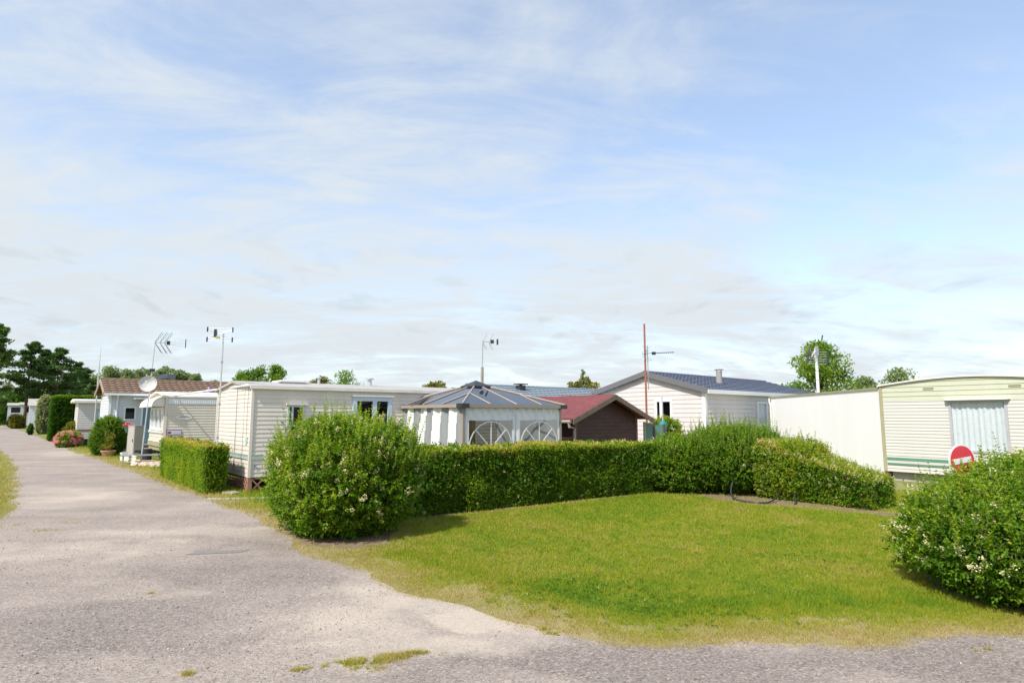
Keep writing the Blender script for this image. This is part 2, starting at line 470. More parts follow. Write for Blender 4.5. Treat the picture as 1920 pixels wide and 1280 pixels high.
def _h(ix, iy, iz, seed):
    v = np.sin(ix*127.1 + iy*311.7 + iz*74.7 + seed*53.3)*43758.5453
    return v-np.floor(v)
def vnoise(P, sc=1, seed=0):
    P = np.asarray(P, float)
    if P.shape[1] == 2: P = np.c_[P, np.zeros(len(P))]
    P = P*sc; i = np.floor(P); f = P-i; f = f*f*(3-2*f); r = 0
    for a in (0,1):
        for b in (0,1):
            for c in (0,1):
                w = (f[:,0] if a else 1-f[:,0])*(f[:,1] if b else 1-f[:,1])*(f[:,2] if c else 1-f[:,2])
                r = r + w*_h(i[:,0]+a, i[:,1]+b, i[:,2]+c, seed)
    return r
def fbm(P, sc, seed=0, o=4):
    r = 0; a = .5; s = 0
    for k in range(o): r = r+a*vnoise(P, sc*2**k, seed+k); s += a; a *= .5
    return r/s

def shoots(p, d, L, K, size, tint, seed, grow=.24, wid=.56):
    """leafy shoots: opposite leaf pairs up each stem. returns leaf V,F,T and stem V,F"""
    g = np.random.default_rng(seed); n = len(p); d = nrm(d)
    e1 = nrm(np.cross(d, g.normal(size=(n,3)))); e2 = np.cross(d, e1)
    PP=[]; DD=[]; LL=[]; TT=[]
    for k in range(K):
        t = (k+.6)/K
        ang = k*PI/2 + g.normal(size=n)*.25
        for sg in (1,-1):
            per = (e1*np.cos(ang)[:,None]+e2*np.sin(ang)[:,None])*sg
            PP.append(p + d*(L*t)[:,None]); DD.append(d*(.35+.5*t) + per*(1.0-.35*t) + g.normal(size=(n,3))*.18)
            LL.append(size*(1.05-.4*t)*g.uniform(.75,1.2,n)); TT.append(np.where(g.uniform(0,1,n)<.018, .93+.07*g.uniform(0,1,n), tint+grow*t+g.normal(size=n)*.085))
    PP=np.concatenate(PP); DD=np.concatenate(DD); LL=np.concatenate(LL); TT=np.concatenate(TT)
    V, F = leaf_geo(PP, DD, LL, LL*wid, seed+1)
    T = np.repeat(TT, 2)
    a = .0035
    b0 = p - d*.03; tip = p+d*L[:,None]
    SV = np.stack([b0+e1*a, b0-e1*a*.5+e2*a*.8, b0-e1*a*.5-e2*a*.8, tip], 1).reshape(-1,3)
    b = np.arange(n)*4
    SF = np.stack([np.stack([b,b+1,b+3],1), np.stack([b+1,b+2,b+3],1), np.stack([b+2,b,b+3],1)],1).reshape(-1,3)
    return V, F, T, SV, SF

def join(parts):
    Vs=[]; Fs=[]; Ts=[]; o=0
    for V,F,T in parts:
        Vs.append(V); Fs.append(F+o); Ts.append(T); o += len(V)
    return np.concatenate(Vs), np.concatenate(Fs), np.concatenate(Ts)

def blossoms(p, d, sz, seed):
    """creamy panicles of many tiny petals"""
    g = np.random.default_rng(seed); n = len(p); K = 26
    h = g.uniform(0,1,(n,K)); r = (1-h*.85)*.42
    a = g.uniform(0,2*PI,(n,K)); d = nrm(d)
    e1 = nrm(np.cross(d, g.normal(size=(n,3)))); e2 = np.cross(d,e1)
    s = sz[:,None]
    q = p[:,None,:] + d[:,None,:]*(h*s)[...,None] + e1[:,None,:]*(np.cos(a)*r*s)[...,None] + e2[:,None,:]*(np.sin(a)*r*s)[...,None]
    q = q.reshape(-1,3); dd = g.normal(size=q.shape)
    ln = g.uniform(.009,.017,len(q))*np.repeat(sz/.06, K).clip(.8,1.6)
    V,F = leaf_geo(q, dd, ln, ln*.9, seed+3, .1)
    return V, F, np.repeat(g.uniform(.1,1,len(q)),2)

SLOPE=[0.0]
def super_pts(n, cx, cy, H, ra, rb, deg, seed, e=2.8, zc=.42, lump=.13, tlo=.8, ls=2.2, zmin=.04):
    g = np.random.default_rng(seed)
    D = nrm(g.normal(size=(int(n*1.6),3)))
    rad = (np.abs(D)**e).sum(1)**(-1/e)
    lum = 1 + lump*2*(fbm(D+seed*1.7, ls, seed, 3)-.5)
    t = g.uniform(tlo**2, 1, len(D))**.5
    q = D*(rad*lum*t)[:,None]
    zz = np.where(q[:,2] > 0, zc*H + q[:,2]*(H*(1-zc)), zc*H + q[:,2]*zc*H*1.05)
    under = np.where(q[:,2] < 0, 1-.22*q[:,2]**2, 1.0)
    fr = Fr(cx, cy, deg)
    u = np.array(fr.u); v = np.array(fr.v)
    P = np.array([cx,cy,0.]) + np.outer(q[:,0]*ra*under, u) + np.outer(q[:,1]*rb*under, v); P[:,2] = zz
    zz = zz*(1+SLOPE[0]*q[:,0]); P[:,2] = zz
    Nn = np.outer(D[:,0]/ra, u)+np.outer(D[:,1]/rb, v); Nn[:,2] = D[:,2]/(H*.55)
    ok = zz > zmin
    return P[ok][:n], nrm(Nn[ok][:n]), t[ok][:n]

def branchwork(parent, cx, cy, H, r, seed, n=22, rad=.016):
    random.seed(seed); mb = MB()
    for k in range(n):
        a = random.uniform(0,2*PI); q = random.uniform(.05,.3)*r
        b = (cx+q*math.cos(a), cy+q*math.sin(a), -.03)
        e = random.uniform(.45,.85)*r
        m_ = (cx+e*.5*math.cos(a+.2), cy+e*.5*math.sin(a+.2), H*.4)
        t = (cx+e*math.cos(a), cy+e*math.sin(a), H*random.uniform(.65,.95))
        mb.tube([b, m_, t], [rad, rad*.7, rad*.3], 5)
    return mb.build('branchwork', M['twig'], parent)

def shrub(name, label, cat, cx, cy, H, ra, rb, deg, seed, n, size, mat='leaf', nspike=0, spike=(.25,.5), nblos=0, tint=.33, K=6, L=(.10,.24), group=None, e=2.8, lump=.13, zc=.42, blosmin=.2, spike_sp=.85):
    o = thing(name, label, cat, (cx,cy,0), group)
    g = np.random.default_rng(seed)
    P, Nn, t = super_pts(n, cx, cy, H, ra, rb, deg, seed, e, zc, lump)
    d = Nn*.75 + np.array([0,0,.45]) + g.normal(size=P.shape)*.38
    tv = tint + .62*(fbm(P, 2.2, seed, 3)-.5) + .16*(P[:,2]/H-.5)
    parts = []; st = []
    V,F,T,SV,SF = shoots(P-nrm(d)*.06, d, g.uniform(*L, len(P)), K, size, tv, seed)
    parts.append((V,F,T)); st.append((SV,SF,np.zeros(len(SF))))
    # deeper layer of larger leaves, tinted darker than the outer ones
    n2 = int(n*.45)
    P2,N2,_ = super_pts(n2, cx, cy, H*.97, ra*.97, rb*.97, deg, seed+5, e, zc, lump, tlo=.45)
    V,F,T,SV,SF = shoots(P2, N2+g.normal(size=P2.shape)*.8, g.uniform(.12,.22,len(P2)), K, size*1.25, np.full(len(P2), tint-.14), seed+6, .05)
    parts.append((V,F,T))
    if nspike:
        P3,N3,_ = super_pts(nspike*4, cx, cy, H, ra, rb, deg, seed+9, e, zc, lump, tlo=.93)
        sel = (N3[:,2] > .25)
        P3 = P3[sel][:nspike]; N3 = N3[sel][:nspike]
        d3 = N3*.35*spike_sp + np.array([0,0,1.0]) + g.normal(size=P3.shape)*.14
        Ls = g.uniform(*spike, len(P3))*g.uniform(.5,1,len(P3))
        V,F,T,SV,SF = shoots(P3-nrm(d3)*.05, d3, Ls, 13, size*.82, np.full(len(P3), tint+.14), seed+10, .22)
        parts.append((V,F,T)); st.append((SV,SF,np.zeros(len(SF))))
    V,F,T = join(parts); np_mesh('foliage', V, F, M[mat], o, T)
    V,F,_ = join(st); np_mesh('twig', V, F, M['twig'], o)
    if nblos:
        P4,N4,_ = super_pts(nblos*3, cx, cy, H*1.02, ra*1.03, rb*1.03, deg, seed+13, e, zc, lump, tlo=.96)
        P4 = P4[P4[:,2] > blosmin*H][:nblos]; N4 = N4[:len(P4)]
        d4 = (P4-np.array([cx,cy,H*.4]))*.6; d4[:,2] += .5
        V,F,T = blossoms(P4, d4+g.normal(size=P4.shape)*.15, g.uniform(.055,.105,len(P4)), seed+14)
        np_mesh('blossom', V, F, M['blossom'], o, T)
    branchwork(o, cx, cy, H, min(ra,rb), seed)
    return o

def hedge(name, label, fr, L, T, H0, H1, seed, n, size, mat='leaf', tint=.3, topt=.28, round_=.06, nblos=0, nspike=0, spike=(.1,.25), rough=.05, K=3, group=None, topblos=False, cat='hedge', Lr=(.05,.11), sidefac=1.0):
    """clipped hedge: a along length 0..L, b across 0..T (frame fr)"""
    c = fr.p(L/2, T/2, 0)
    o = thing(name, label, cat, (c.x,c.y,0), group)
    g = np.random.default_rng(seed)
    Hm = (H0+H1)/2
    A = np.array([L*Hm, L*Hm, L*T*1.3, T*Hm, T*Hm])
    A[1] *= sidefac
    side = g.choice(5, n, p=A/A.sum())
    s = g.uniform(0,1,n); t = g.uniform(0,1,n)
    a = np.where(side<3, s*L, np.where(side==3, 0, L)); b = np.where(side==0, 0, np.where(side==1, T, t*T)); 
    Hh = H0+(H1-H0)*a/L
    z = np.where(side==2, Hh, np.where(side<2, t, s)*Hh*.97+.03*Hh)
    nl = np.zeros((n,3)); nl[side==0,1]=-1; nl[side==1,1]=1; nl[side==2,2]=1; nl[side==3,0]=-1; nl[side==4,0]=1
    q = np.c_[a,b,z]
    # soften the edges and let the surface swell and dip
    ctr = np.c_[np.clip(a, T*.5, L-T*.5), np.full(n,T/2), np.minimum(z, Hh-T*.45)]
    dv = q-ctr; ln = np.linalg.norm(dv,axis=1); lim = T*.5+round_*3
    k = np.where(ln > lim, (lim+(ln-lim)*.55)/np.maximum(ln,1e-6), 1); q = ctr+dv*k[:,None]
    sw = (fbm(q+seed, 1.6, seed, 3)-.5)*rough*3 - g.exponential(.035, n)
    q = q + nl*sw[:,None]
    z01 = q[:,2]/np.maximum(Hh,.1)
    q[:,1] += np.where(z01<.35, (T/2-q[:,1])*.18*(1-z01/.35), 0)
    u=np.array(fr.u); v=np.array(fr.v)
    def W(x): 
        r = np.array(fr.o)+np.outer(x[:,0],u)+np.outer(x[:,1],v); r[:,2]=x[:,2]; return r
    def D(x):
        r = np.outer(x[:,0],u)+np.outer(x[:,1],v); r[:,2]=x[:,2]; return r
    P=W(q); d=D(nl)*.8+np.array([0,0,.3])+g.normal(size=P.shape)*.5
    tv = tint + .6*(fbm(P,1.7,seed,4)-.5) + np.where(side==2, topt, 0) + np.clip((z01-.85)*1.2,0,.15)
    parts=[]; st=[]
    V,F,Tt,SV,SF = shoots(P-nrm(d)*.05, d, g.uniform(*Lr,n), K, size, tv, seed)
    parts.append((V,F,Tt)); st.append((SV,SF,np.zeros(len(SF))))
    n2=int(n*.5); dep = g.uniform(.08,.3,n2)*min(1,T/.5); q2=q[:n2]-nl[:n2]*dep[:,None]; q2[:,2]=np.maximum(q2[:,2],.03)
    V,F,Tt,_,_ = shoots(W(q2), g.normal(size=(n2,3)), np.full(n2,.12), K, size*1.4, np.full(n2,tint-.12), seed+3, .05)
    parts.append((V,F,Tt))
    if nspike:
        qs = np.c_[g.uniform(0,L,nspike), g.uniform(.1,.9,nspike)*T, np.zeros(nspike)]
        qs[:,2] = (H0+(H1-H0)*qs[:,0]/L)-.04
        Ls=g.uniform(*spike,nspike)
        d3=np.array([0,0,1.])+g.normal(size=(nspike,3))*.22
        V,F,Tt,SV,SF=shoots(W(qs), d3, Ls, 9, size*.85, np.full(nspike,tint+.16), seed+4, .2)
        parts.append((V,F,Tt)); st.append((SV,SF,np.zeros(len(SF))))
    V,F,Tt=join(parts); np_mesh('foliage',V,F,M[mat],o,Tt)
    V,F,_=join(st); np_mesh('twig',V,F,M['twig'],o)
    if nblos:
        i = g.choice(n, nblos, replace=False)
        if topblos:
            w_ = np.where(q[:,2]/Hh > .45, 1., .22); i = g.choice(n, nblos, replace=False, p=w_/w_.sum())
        V,F,Tt=blossoms(P[i]+D(nl[i])*.03, D(nl[i])*.6+np.array([0,0,.7]), g.uniform(.045,.08,nblos), seed+5)
        np_mesh('blossom',V,F,M['blossom'],o,Tt)
    mb=MB(); random.seed(seed)
    for k in range(max(5,int(L*5))):
        x=random.uniform(.1,L-.1); y=T*random.uniform(.3,.7); hh=H0+(H1-H0)*x/L
        mb.tube([fr.p(x,y,-.03), fr.p(x+random.uniform(-.1,.1),y,hh*.5), fr.p(x+random.uniform(-.2,.2),y+random.uniform(-.3,.3)*T,hh*.9)],[.02,.014,.006],5)
    mb.build('branchwork', M['twig'], o)
    return o

def clump_leaves(cents, rads, per, size, seed, tint, flat=.8, tvar=.3, up=.2):
    g=np.random.default_rng(seed); n=len(cents)
    c=np.repeat(cents,per,0); r=np.repeat(rads,per)
    D=nrm(g.normal(size=(n*per,3))); rr=g.uniform(.25,1,n*per)**.6
    off=D*(r*rr)[:,None]; off[:,2]*=flat
    P=c+off
    ln=size*g.uniform(.6,1.3,n*per)
    tt=np.repeat(tint+tvar*(g.uniform(0,1,n)-.5),per)+g.normal(size=n*per)*.1
    V,F=leaf_geo(P, D*.6+g.normal(size=P.shape)*.7+np.array([0,0,up]), ln, ln*.6, seed+1)
    return V,F,np.repeat(tt,2)

def tree(name,label,x,y,H,W,seed,mat='leaf_tree',nc=46,per=70,size=.2,crown0=.22,tint=.45,shape='round',group=None,cat='tree',trunk=None,tvar=.35):
    o=thing(name,label,cat,(x,y,0),group); random.seed(seed); g=np.random.default_rng(seed)
    tr=trunk or H*.022
    mb=MB(); bend=[(x+random.uniform(-.03,.03)*H*k/4, y+random.uniform(-.03,.03)*H*k/4, H*.92*k/4) for k in range(5)]
    bend[0]=(x,y,-.1)
    mb.tube(bend,[tr,tr*.8,tr*.6,tr*.35,tr*.1],8)
    cs=[]; rs=[]
    for i in range(nc):
        h=random.uniform(0,1)
        if shape=='round': w=math.sqrt(max(.05,1-(2*h-.85)**2*.8))
        elif shape=='poplar': w=(.45+.75*math.sin(PI*min(1,h*.9+.12)))*.75
        elif shape=='cone': w=1.05-h*.95
        elif shape=='birch': w=(1-h)**.8*(.9)+.12
        a=random.uniform(0,2*PI); q=math.sqrt(random.uniform(.08,1))
        rr=W*.5*w*q; z=H*(crown0+(1-crown0)*h*.95)
        p=(x+rr*math.cos(a), y+rr*math.sin(a), z)
        cs.append(p); rs.append(W*random.uniform(.10,.19)*(1 if shape!='birch' else .6*(1.3-h)))
        if i%2==0:
            zb=max(H*.12,z-H*random.uniform(.12,.25)); k=min(3.99,zb/(H*.92)*4); b0=Vector(bend[int(k)]).lerp(Vector(bend[int(k)+1]),k-int(k))
            m_=b0.lerp(Vector(p),.55); m_.z+=H*.02
            mb.tube([b0,m_,p],[tr*.4,tr*.25,tr*.08],5)
    mb.build('trunk',M['bark'],o,smooth=True)
    V,F,T=clump_leaves(np.array(cs),np.array(rs),per,size,seed,tint,tvar=tvar)
    np_mesh('crown',V,F,M[mat],o,T)
    return o

def pine(x,y,H,W,seed,label,group,low=.28,tint=.4,open_=.5):
    o=thing('pine_tree',label,'pine tree',(x,y,0),group); random.seed(seed)
    mb=MB(); tr=H*.02
    lean=random.uniform(-.03,.03)*H
    def tp(z): return Vector((x+lean*(z/H)**2,y,z))
    mb.tube([tp(-.1 if k==0 else H*.97*k/6) for k in range(7)],[tr*(1-k/6.6) for k in range(7)],8)
    cs=[];rs=[]
    nb=46
    for i in range(nb):
        h=low+(1-low)*(i+random.uniform(-.5,.5))/nb
        h=min(max(h,low),.99)
        prof=(1-((h-low)/(1-low))**1.6)*.85+.12
        prof*=min(1,.55+(h-low)*2.2)*random.uniform(.6,1.15)
        a=random.uniform(0,2*PI); l=W*.5*prof*random.uniform(.6,1.1)
        b0=tp(H*h); e=b0+Vector((math.cos(a)*l,math.sin(a)*l,l*random.uniform(-.05,.35)))
        m_=b0.lerp(e,.5)+Vector((0,0,-l*.05))
        mb.tube([b0,m_,e],[tr*.32,tr*.2,tr*.06],5)
        for k in range(5):
            t=random.uniform(open_,1.05); q=b0.lerp(e,t)+Vector((random.gauss(0,.1)*l,random.gauss(0,.1)*l,random.uniform(0,.1)*l))
            cs.append(tuple(q)); rs.append(W*random.uniform(.045,.085))
    mb.build('trunk',M['pinebark'],o,smooth=True)
    V,F,T=clump_leaves(np.array(cs),np.array(rs),34,H*.028,seed,tint,flat=.38,up=.6)
    np_mesh('crown',V,F,M['needle'],o,T)
    return o

# ------------------------------------------------------------------ ground, road, soil
mb=MB(); n=24; S=900
mb.face([(-S,-S,0),(S,-S,0),(S,S,0),(-S,S,0)])
tag(mb.build('ground',M['turf']),kind='structure')

ROAD=[(-97,117.5),(-70,87),(-44,57),(-30,40.5),(-19.8,28.4),(-13.3,21.1),(-9.45,16.7),(-6.9,13.6),(-5.7,12.2),(-4.35,10.6),(-3.75,9.55),(-3.1,8.75),(-2.35,7.75),(-1.57,6.95),(-1.0,6.3),(-.45,5.8),(.18,5.32),(.88,4.86),(1.34,4.78),(2.58,4.86),(3.96,5.0),(6,5.25),(12,6.2),(45,11),
      (45,-12),(-45,-12),(-45,3.5),(-20,6.2),(-12,7.9),(-9,9.0),(-8.3,10.0),(-9.3,11.9),(-12.4,15.6),(-17.2,21.6),(-24.2,29.6),(-34.5,41),(-48.5,57.5),(-75,88),(-101,117.5)]
def refine(poly, step, amp, seed):
    out=[]
    for i in range(len(poly)):
        a=np.array(poly[i],float); b=np.array(poly[(i+1)%len(poly)],float); L=np.linalg.norm(b-a)
        st=step*max(1,np.linalg.norm((a+b)/2)/12); k=max(1,int(L/st))
        for j in range(k):
            out.append(a+(b-a)*j/k)
    P=np.array(out); Q=np.roll(P,-1,0)-np.roll(P,1,0); nn=np.c_[Q[:,1],-Q[:,0]]; nn/=np.maximum(np.linalg.norm(nn,axis=1,keepdims=True),1e-6)
    d=(fbm(P,1.1,seed,5)-.5)*2*amp
    return P+nn*d[:,None]
ROADP=refine(ROAD,.09,.26,3)
def poly_sd(P,poly):
    """signed distance in 2-D, negative inside"""
    P=np.asarray(P,float); out=np.empty(len(P))
    A=poly; B=np.roll(poly,-1,0)
    for c0 in range(0,len(P),4000):
        p=P[c0:c0+4000]
        pa=p[:,None,:]-A[None]; ba=(B-A)[None]
        h=np.clip((pa*ba).sum(2)/np.maximum((ba*ba).sum(2),1e-9),0,1)
        d=np.sqrt((((pa-ba*h[...,None]))**2).sum(2).min(1))
        cond=((A[None,:,1]>p[:,None,1])!=(B[None,:,1]>p[:,None,1]))
        xi=(B[:,0]-A[:,0])[None]*(p[:,None,1]-A[None,:,1])/np.where(np.abs(B[:,1]-A[:,1])<1e-9,1e-9,B[:,1]-A[:,1])[None]+A[None,:,0]
        ins=((cond&(p[:,None,0]<xi)).sum(1)%2)==1
        out[c0:c0+4000]=np.where(ins,-d,d)
    return out
ROADC=np.array(ROAD,float)   # coarse outline for quick distances

from mathutils.geometry import tessellate_polygon
def sheet(name,poly,z,mat):
    pts=[Vector((float(x),float(y),z)) for x,y in poly]
    mb=MB(); mb.mesh(pts,[tuple(t) for t in tessellate_polygon([pts])])
    # keep normals up
    mb.f=[f if ((mb.v[f[1]]-mb.v[f[0]]).cross(mb.v[f[2]]-mb.v[f[0]])).z>0 else f[::-1] for f in mb.f]
    return tag(mb.build(name,mat),kind='structure')
blobs=[(-0.67,6.22,1.5,0.75,-35,0.62),(0.31,5.36,1.1,0.45,-15,0.45),(-1.48,5.57,0.75,0.8,0,0.5),(-0.87,4.77,1.1,0.45,5,0.5),(-5.84,7.99,2.2,0.75,12,0.5),(-4.94,9.43,2,0.55,10,0.4),(-3.25,5.17,1.5,0.95,5,-0.465),(-2.84,6.93,1.7,0.75,-10,-0.315),(-3.33,8.41,1.5,0.5,-20,-0.375),(-9.25,13.43,2.6,1.3,-50,0.42),(-3.35,4.43,1,0.3,0,0.25),(0.15,4.43,1.6,0.35,0,-0.375),(1.99,4.47,2.2,0.42,2,-0.45),(0.74,4.70,1,0.28,-5,-0.262),(-3.74,6.31,1.2,0.4,5,0.2),(-9.42,16.74,2.5,0.7,-50,-0.15),(-20.55,28.55,4,1.2,-50,0.35)]
sheet('road',ROADP,.004,M.setdefault('road',road_mat(blobs)))
# dry, worn strip of turf along the lane edge
e_=np.array(ROAD[4:23],float); q_=np.roll(e_,-1,0)-np.roll(e_,1,0); q_[0]=e_[1]-e_[0]; q_[-1]=e_[-1]-e_[-2]
o_=np.c_[-q_[:,1],q_[:,0]]; o_/=np.linalg.norm(o_,axis=1,keepdims=True)
sheet('dry_verge',refine([tuple(p) for p in np.r_[e_-o_*.35,(e_+o_*.75)[::-1]]],.1,.2,13),.002,M['dry_turf'])
# dark patch repair in the asphalt
pa=[(-4.35,7.95),(-3.62,8.05),(-3.5,8.2),(-3.75,8.32),(-4.3,8.2)]
M['patch']=plain('patched_asphalt',(.225,.195,.175),.95,.3,40,fine=150)
sheet('road_patch',refine([(-4.05,7.82),(-3.42,7.95),(-3.36,8.12),(-3.95,8.05)],.04,.03,9),.008,M['patch'])
# bare soil strips under the plot hedges
soil1=refine([(-1.8,10.45),(-1.3,10.75),(.4,11.98),(3.1,13.9),(4.0,13.5),(4.35,12.6),(4.8,12.1),(5.6,11.75),(6.4,10.75),(6.9,10.95),(5.6,13.2),(4.4,14.6),(3.0,14.3),(-1.8,10.9)],.1,.12,5)
sheet('soil_bed',soil1,.005,M['soil'])
soil2=refine([(4.3,5.75),(4.9,5.5),(6.4,5.5),(6.6,7.2),(4.6,7.2),(4.25,6.3)],.08,.1,6)
sheet('soil_patch',soil2,.005,M['soil'])
soil3=refine([(-3.5,9.8),(-2.75,8.4),(-2.05,8.2),(-1.65,8.5),(-1.7,9.6),(-2.4,10.8),(-3.1,10.5)],.08,.12,7)
sheet('soil_ring',soil3,.005,M['soil'])

# ------------------------------------------------------------------ grass (blades), gravel
def grass(name,n,keep,seed,ymax=16,ymin=4.3,x0=-1.0,x1=1.0,hh=(.016,.036)):
    g=np.random.default_rng(seed)
    Y=ymin*np.exp(g.uniform(0,1,n)*math.log(ymax/ymin)); X=g.uniform(x0,x1,n)*Y
    P=np.c_[X,Y]
    sd=poly_sd(P,ROADC)
    edge=(fbm(P,1.1,3,5)-.5)*.5
    sde=sd+edge
    dens=np.clip((sde+.14)/.35,0,1)*.85+.15*(sde>-.08)
    tuft=fbm(P,5,11,3)
    dens=np.where(sde<.5, dens*np.clip((tuft-.28)*4.5,.35,1), dens)
    soil=np.minimum(np.minimum(poly_sd(P,soil1),poly_sd(P,soil2)),poly_sd(P,soil3))
    dens=np.where(soil<.02,.06,np.where(soil<.25,dens*(.3+.7*np.clip(soil/.25,0,1)),dens))
    ok=(g.uniform(0,1,n)<dens)&keep(P)
    P=P[ok]; sde=sde[ok]; soil=soil[ok]; n=len(P)
    f1=fbm(P,.55,21,4); f2=fbm(P,2.6,22,3); f3=fbm(P,9,23,2)
    tint=.50+.38*(f1-.5)+.36*(f2-.5)+.3*(f3-.5)+g.normal(size=n)*.11
    dry=np.clip(1-sde/.85,0,1)**1.05
    lush=np.exp(-((sde-.95)/.35)**2)*np.clip((fbm(P,.8,24,2)-.38)*4,0,1)
    tint=tint*(1-dry)+dry*(.80+.3*(f2-.5)+g.normal(size=n)*.09)-lush*.10
    tint=tint+.12*np.exp(-np.maximum(soil,0)/.15)
    h=g.uniform(*hh,n)*(1+.35*lush)*(1-.35*dry)*(.8+.5*f2)
    h*=np.clip(P[:,1]/8,1,1.7)
    w=.0042*np.clip(P[:,1]/5,.9,3.2)*g.uniform(.7,1.3,n)
    a=g.uniform(0,2*PI,n); le=g.uniform(.2,1.1,n)*h; la=g.uniform(0,2*PI,n)
    z0=np.full(n,.0)
    b=np.c_[P,z0]; s=np.c_[np.cos(a)*w*.5,np.sin(a)*w*.5,z0]
    tip=b+np.c_[np.cos(la)*le,np.sin(la)*le,h]
    V=np.stack([b-s,b+s,tip],1).reshape(-1,3); F=np.arange(n*3).reshape(-1,3)
    return tag(np_mesh(name,V,F,M['grass'],None,tint),kind='stuff')
lawnside=lambda P:(P[:,0]>-2.2)&(P[:,1]<14.4)&~((P[:,0]<-1.2)&(P[:,1]>10.2))
grass('lawn_grass',900000,lawnside,31,14.4,4.5,-.3,.92)
grass('verge_grass',560000,lambda P:~lawnside(P)&(P[:,0]<-1.2),32,60,4.5,-1.25,-.02,(.03,.07))
# weeds growing through the gravel
def weeds(cs,seed,n=700):
    g=np.random.default_rng(seed); VV=[];FF=[];TT=[];o=0
    for (x,y,rx,ry,k) in cs:
        m_=int(n*k); q=g.normal(size=(m_,2))*.5; P=np.c_[x+q[:,0]*rx,y+q[:,1]*ry]
        kk=fbm(P,9,seed,3)>.42; P=P[kk]; m_=len(P)
        h=g.uniform(.012,.035,m_); a=g.uniform(0,2*PI,m_); la=g.uniform(0,2*PI,m_); le=g.uniform(.4,1.3,m_)*h; w=g.uniform(.003,.0055,m_)
        b=np.c_[P,np.full(m_,.004)]; s=np.c_[np.cos(a)*w*.5,np.sin(a)*w*.5,np.zeros(m_)]
        V=np.stack([b-s,b+s,b+np.c_[np.cos(la)*le,np.sin(la)*le,h]],1).reshape(-1,3)
        VV.append(V);FF.append(np.arange(m_*3).reshape(-1,3)+o);o+=m_*3;TT.append(.70+.30*fbm(P,6,4,2)+g.normal(size=m_)*.08-.12)
    return tag(np_mesh('roadside_weeds',np.concatenate(VV),np.concatenate(FF),M['grass'],None,np.concatenate(TT)),kind='stuff')
def Gp(px,py,h=1.7,f=1150.,hz=780.):
    th=math.atan((hz-640)/f); s,c=math.sin(th),math.cos(th); x=(px-960)/f; y=(640-py)/f; t=-h/(s+c*y)
    return (x*t,(c-s*y)*t)
W_=[]
for px,py,rx,ry,k in [(700,1240,.16,.06,1.6),(745,1232,.14,.06,1.4),(780,1225,.10,.03,.6),(650,1245,.12,.05,.9),(600,1252,.05,.03,.3),(690,1255,.12,.04,.8),(560,1257,.05,.03,.3),(815,1225,.05,.02,.3),
    (350,1265,.05,.04,.3),(1040,1188,.10,.05,.5),(1172,1224,.05,.03,.5),(1020,1180,.06,.04,.4),(1330,1208,.05,.03,.4),(1860,1218,.05,.02,.2),(1830,1222,.04,.02,.2),(140,980,.3,.12,.4),(85,995,.25,.1,.3),(10,985,.3,.2,.6),(280,1113,.04,.03,.15)]:
    x,y=Gp(px,py); W_.append((x,y,rx,ry,k))
weeds(W_,77)
def clover(n,seed):
    g=np.random.default_rng(seed); c=[]
    for (x,y,r,k) in ((.55,6.3,.9,.35),(1.5,5.7,.8,.25),(3.2,7.6,1.0,.12),(2.0,9.0,1.6,.12),(3.9,9.4,1.2,.1),(.2,8.2,.9,.06)):
        m_=int(n*k); q=g.normal(size=(m_,2))*r*.5; c.append(np.c_[x+q[:,0],y+q[:,1]*.7])
    P=np.concatenate(c); P=P[poly_sd(P,ROADC)>.15]; n=len(P)
    K=7; b=np.repeat(np.c_[P,g.uniform(.012,.034,n)],K,0)+g.normal(size=(n*K,3))*np.array([.013,.013,.004])
    V,F=leaf_geo(b,np.c_[g.normal(size=(n*K,2)),g.uniform(-.1,.4,n*K)],g.uniform(.012,.024,n*K),g.uniform(.011,.018,n*K),seed)
    tag(np_mesh('clover',V,F,M['leaf'],None,np.repeat(np.repeat(g.uniform(.12,.5,n),K),2)),kind='stuff')
    s=P[::45]; m_=len(s); K=10; b=np.repeat(np.c_[s,np.full(m_,.042)],K,0)+g.normal(size=(m_*K,3))*.005
    V,F=leaf_geo(b,g.normal(size=(m_*K,3)),np.full(m_*K,.006),np.full(m_*K,.005),seed+1)
    tag(np_mesh('clover_flowers',V,F,M['blossom'],None,np.full(m_*K*2,.9)),kind='stuff')
clover(750,91)
def gravel(n,seed):
    g=np.random.default_rng(seed)
    Y=3.4*np.exp(g.uniform(0,1,n)*math.log(11/3.4)); X=g.uniform(-.95,.95,n)*Y; P=np.c_[X,Y]
    ok=(poly_sd(P,ROADC)<.1)&(fbm(P,1.3,41,4)+g.normal(size=n)*.08>.47); P=P[ok]; n=len(P)
    r=g.uniform(.0022,.0055,n)*np.where(g.uniform(0,1,n)<.02,2.3,1)
    base=np.array([[1,0,0],[-1,0,0],[0,1,0],[0,-1,0],[0,0,.8],[0,0,-.8]],float)
    J=base[None]*r[:,None,None]*g.uniform(.6,1.3,(n,6,3)); a=g.uniform(0,2*PI,n); ca,sa=np.cos(a)[:,None],np.sin(a)[:,None]
    x=J[...,0]*ca-J[...,1]*sa; y=J[...,0]*sa+J[...,1]*ca
    V=np.stack([x+P[:,0:1],y+P[:,1:2],J[...,2]+.004+r[:,None]*.3],2).reshape(-1,3)
    t=np.array([[0,2,4],[2,1,4],[1,3,4],[3,0,4],[2,0,5],[1,2,5],[3,1,5],[0,3,5]])
    F=(np.arange(n)[:,None,None]*6+t[None]).reshape(-1,3)
    m=leafmat('gravel_stone',[(0,(.12,.11,.11)),(.5,(.27,.24,.225)),(.9,(.42,.37,.33)),(1,(.6,.56,.5))],0.0,.9)
    return tag(np_mesh('gravel',V,F,m,None,np.repeat(np.clip(g.normal(.5,.22,n),0,1),8)),kind='stuff')
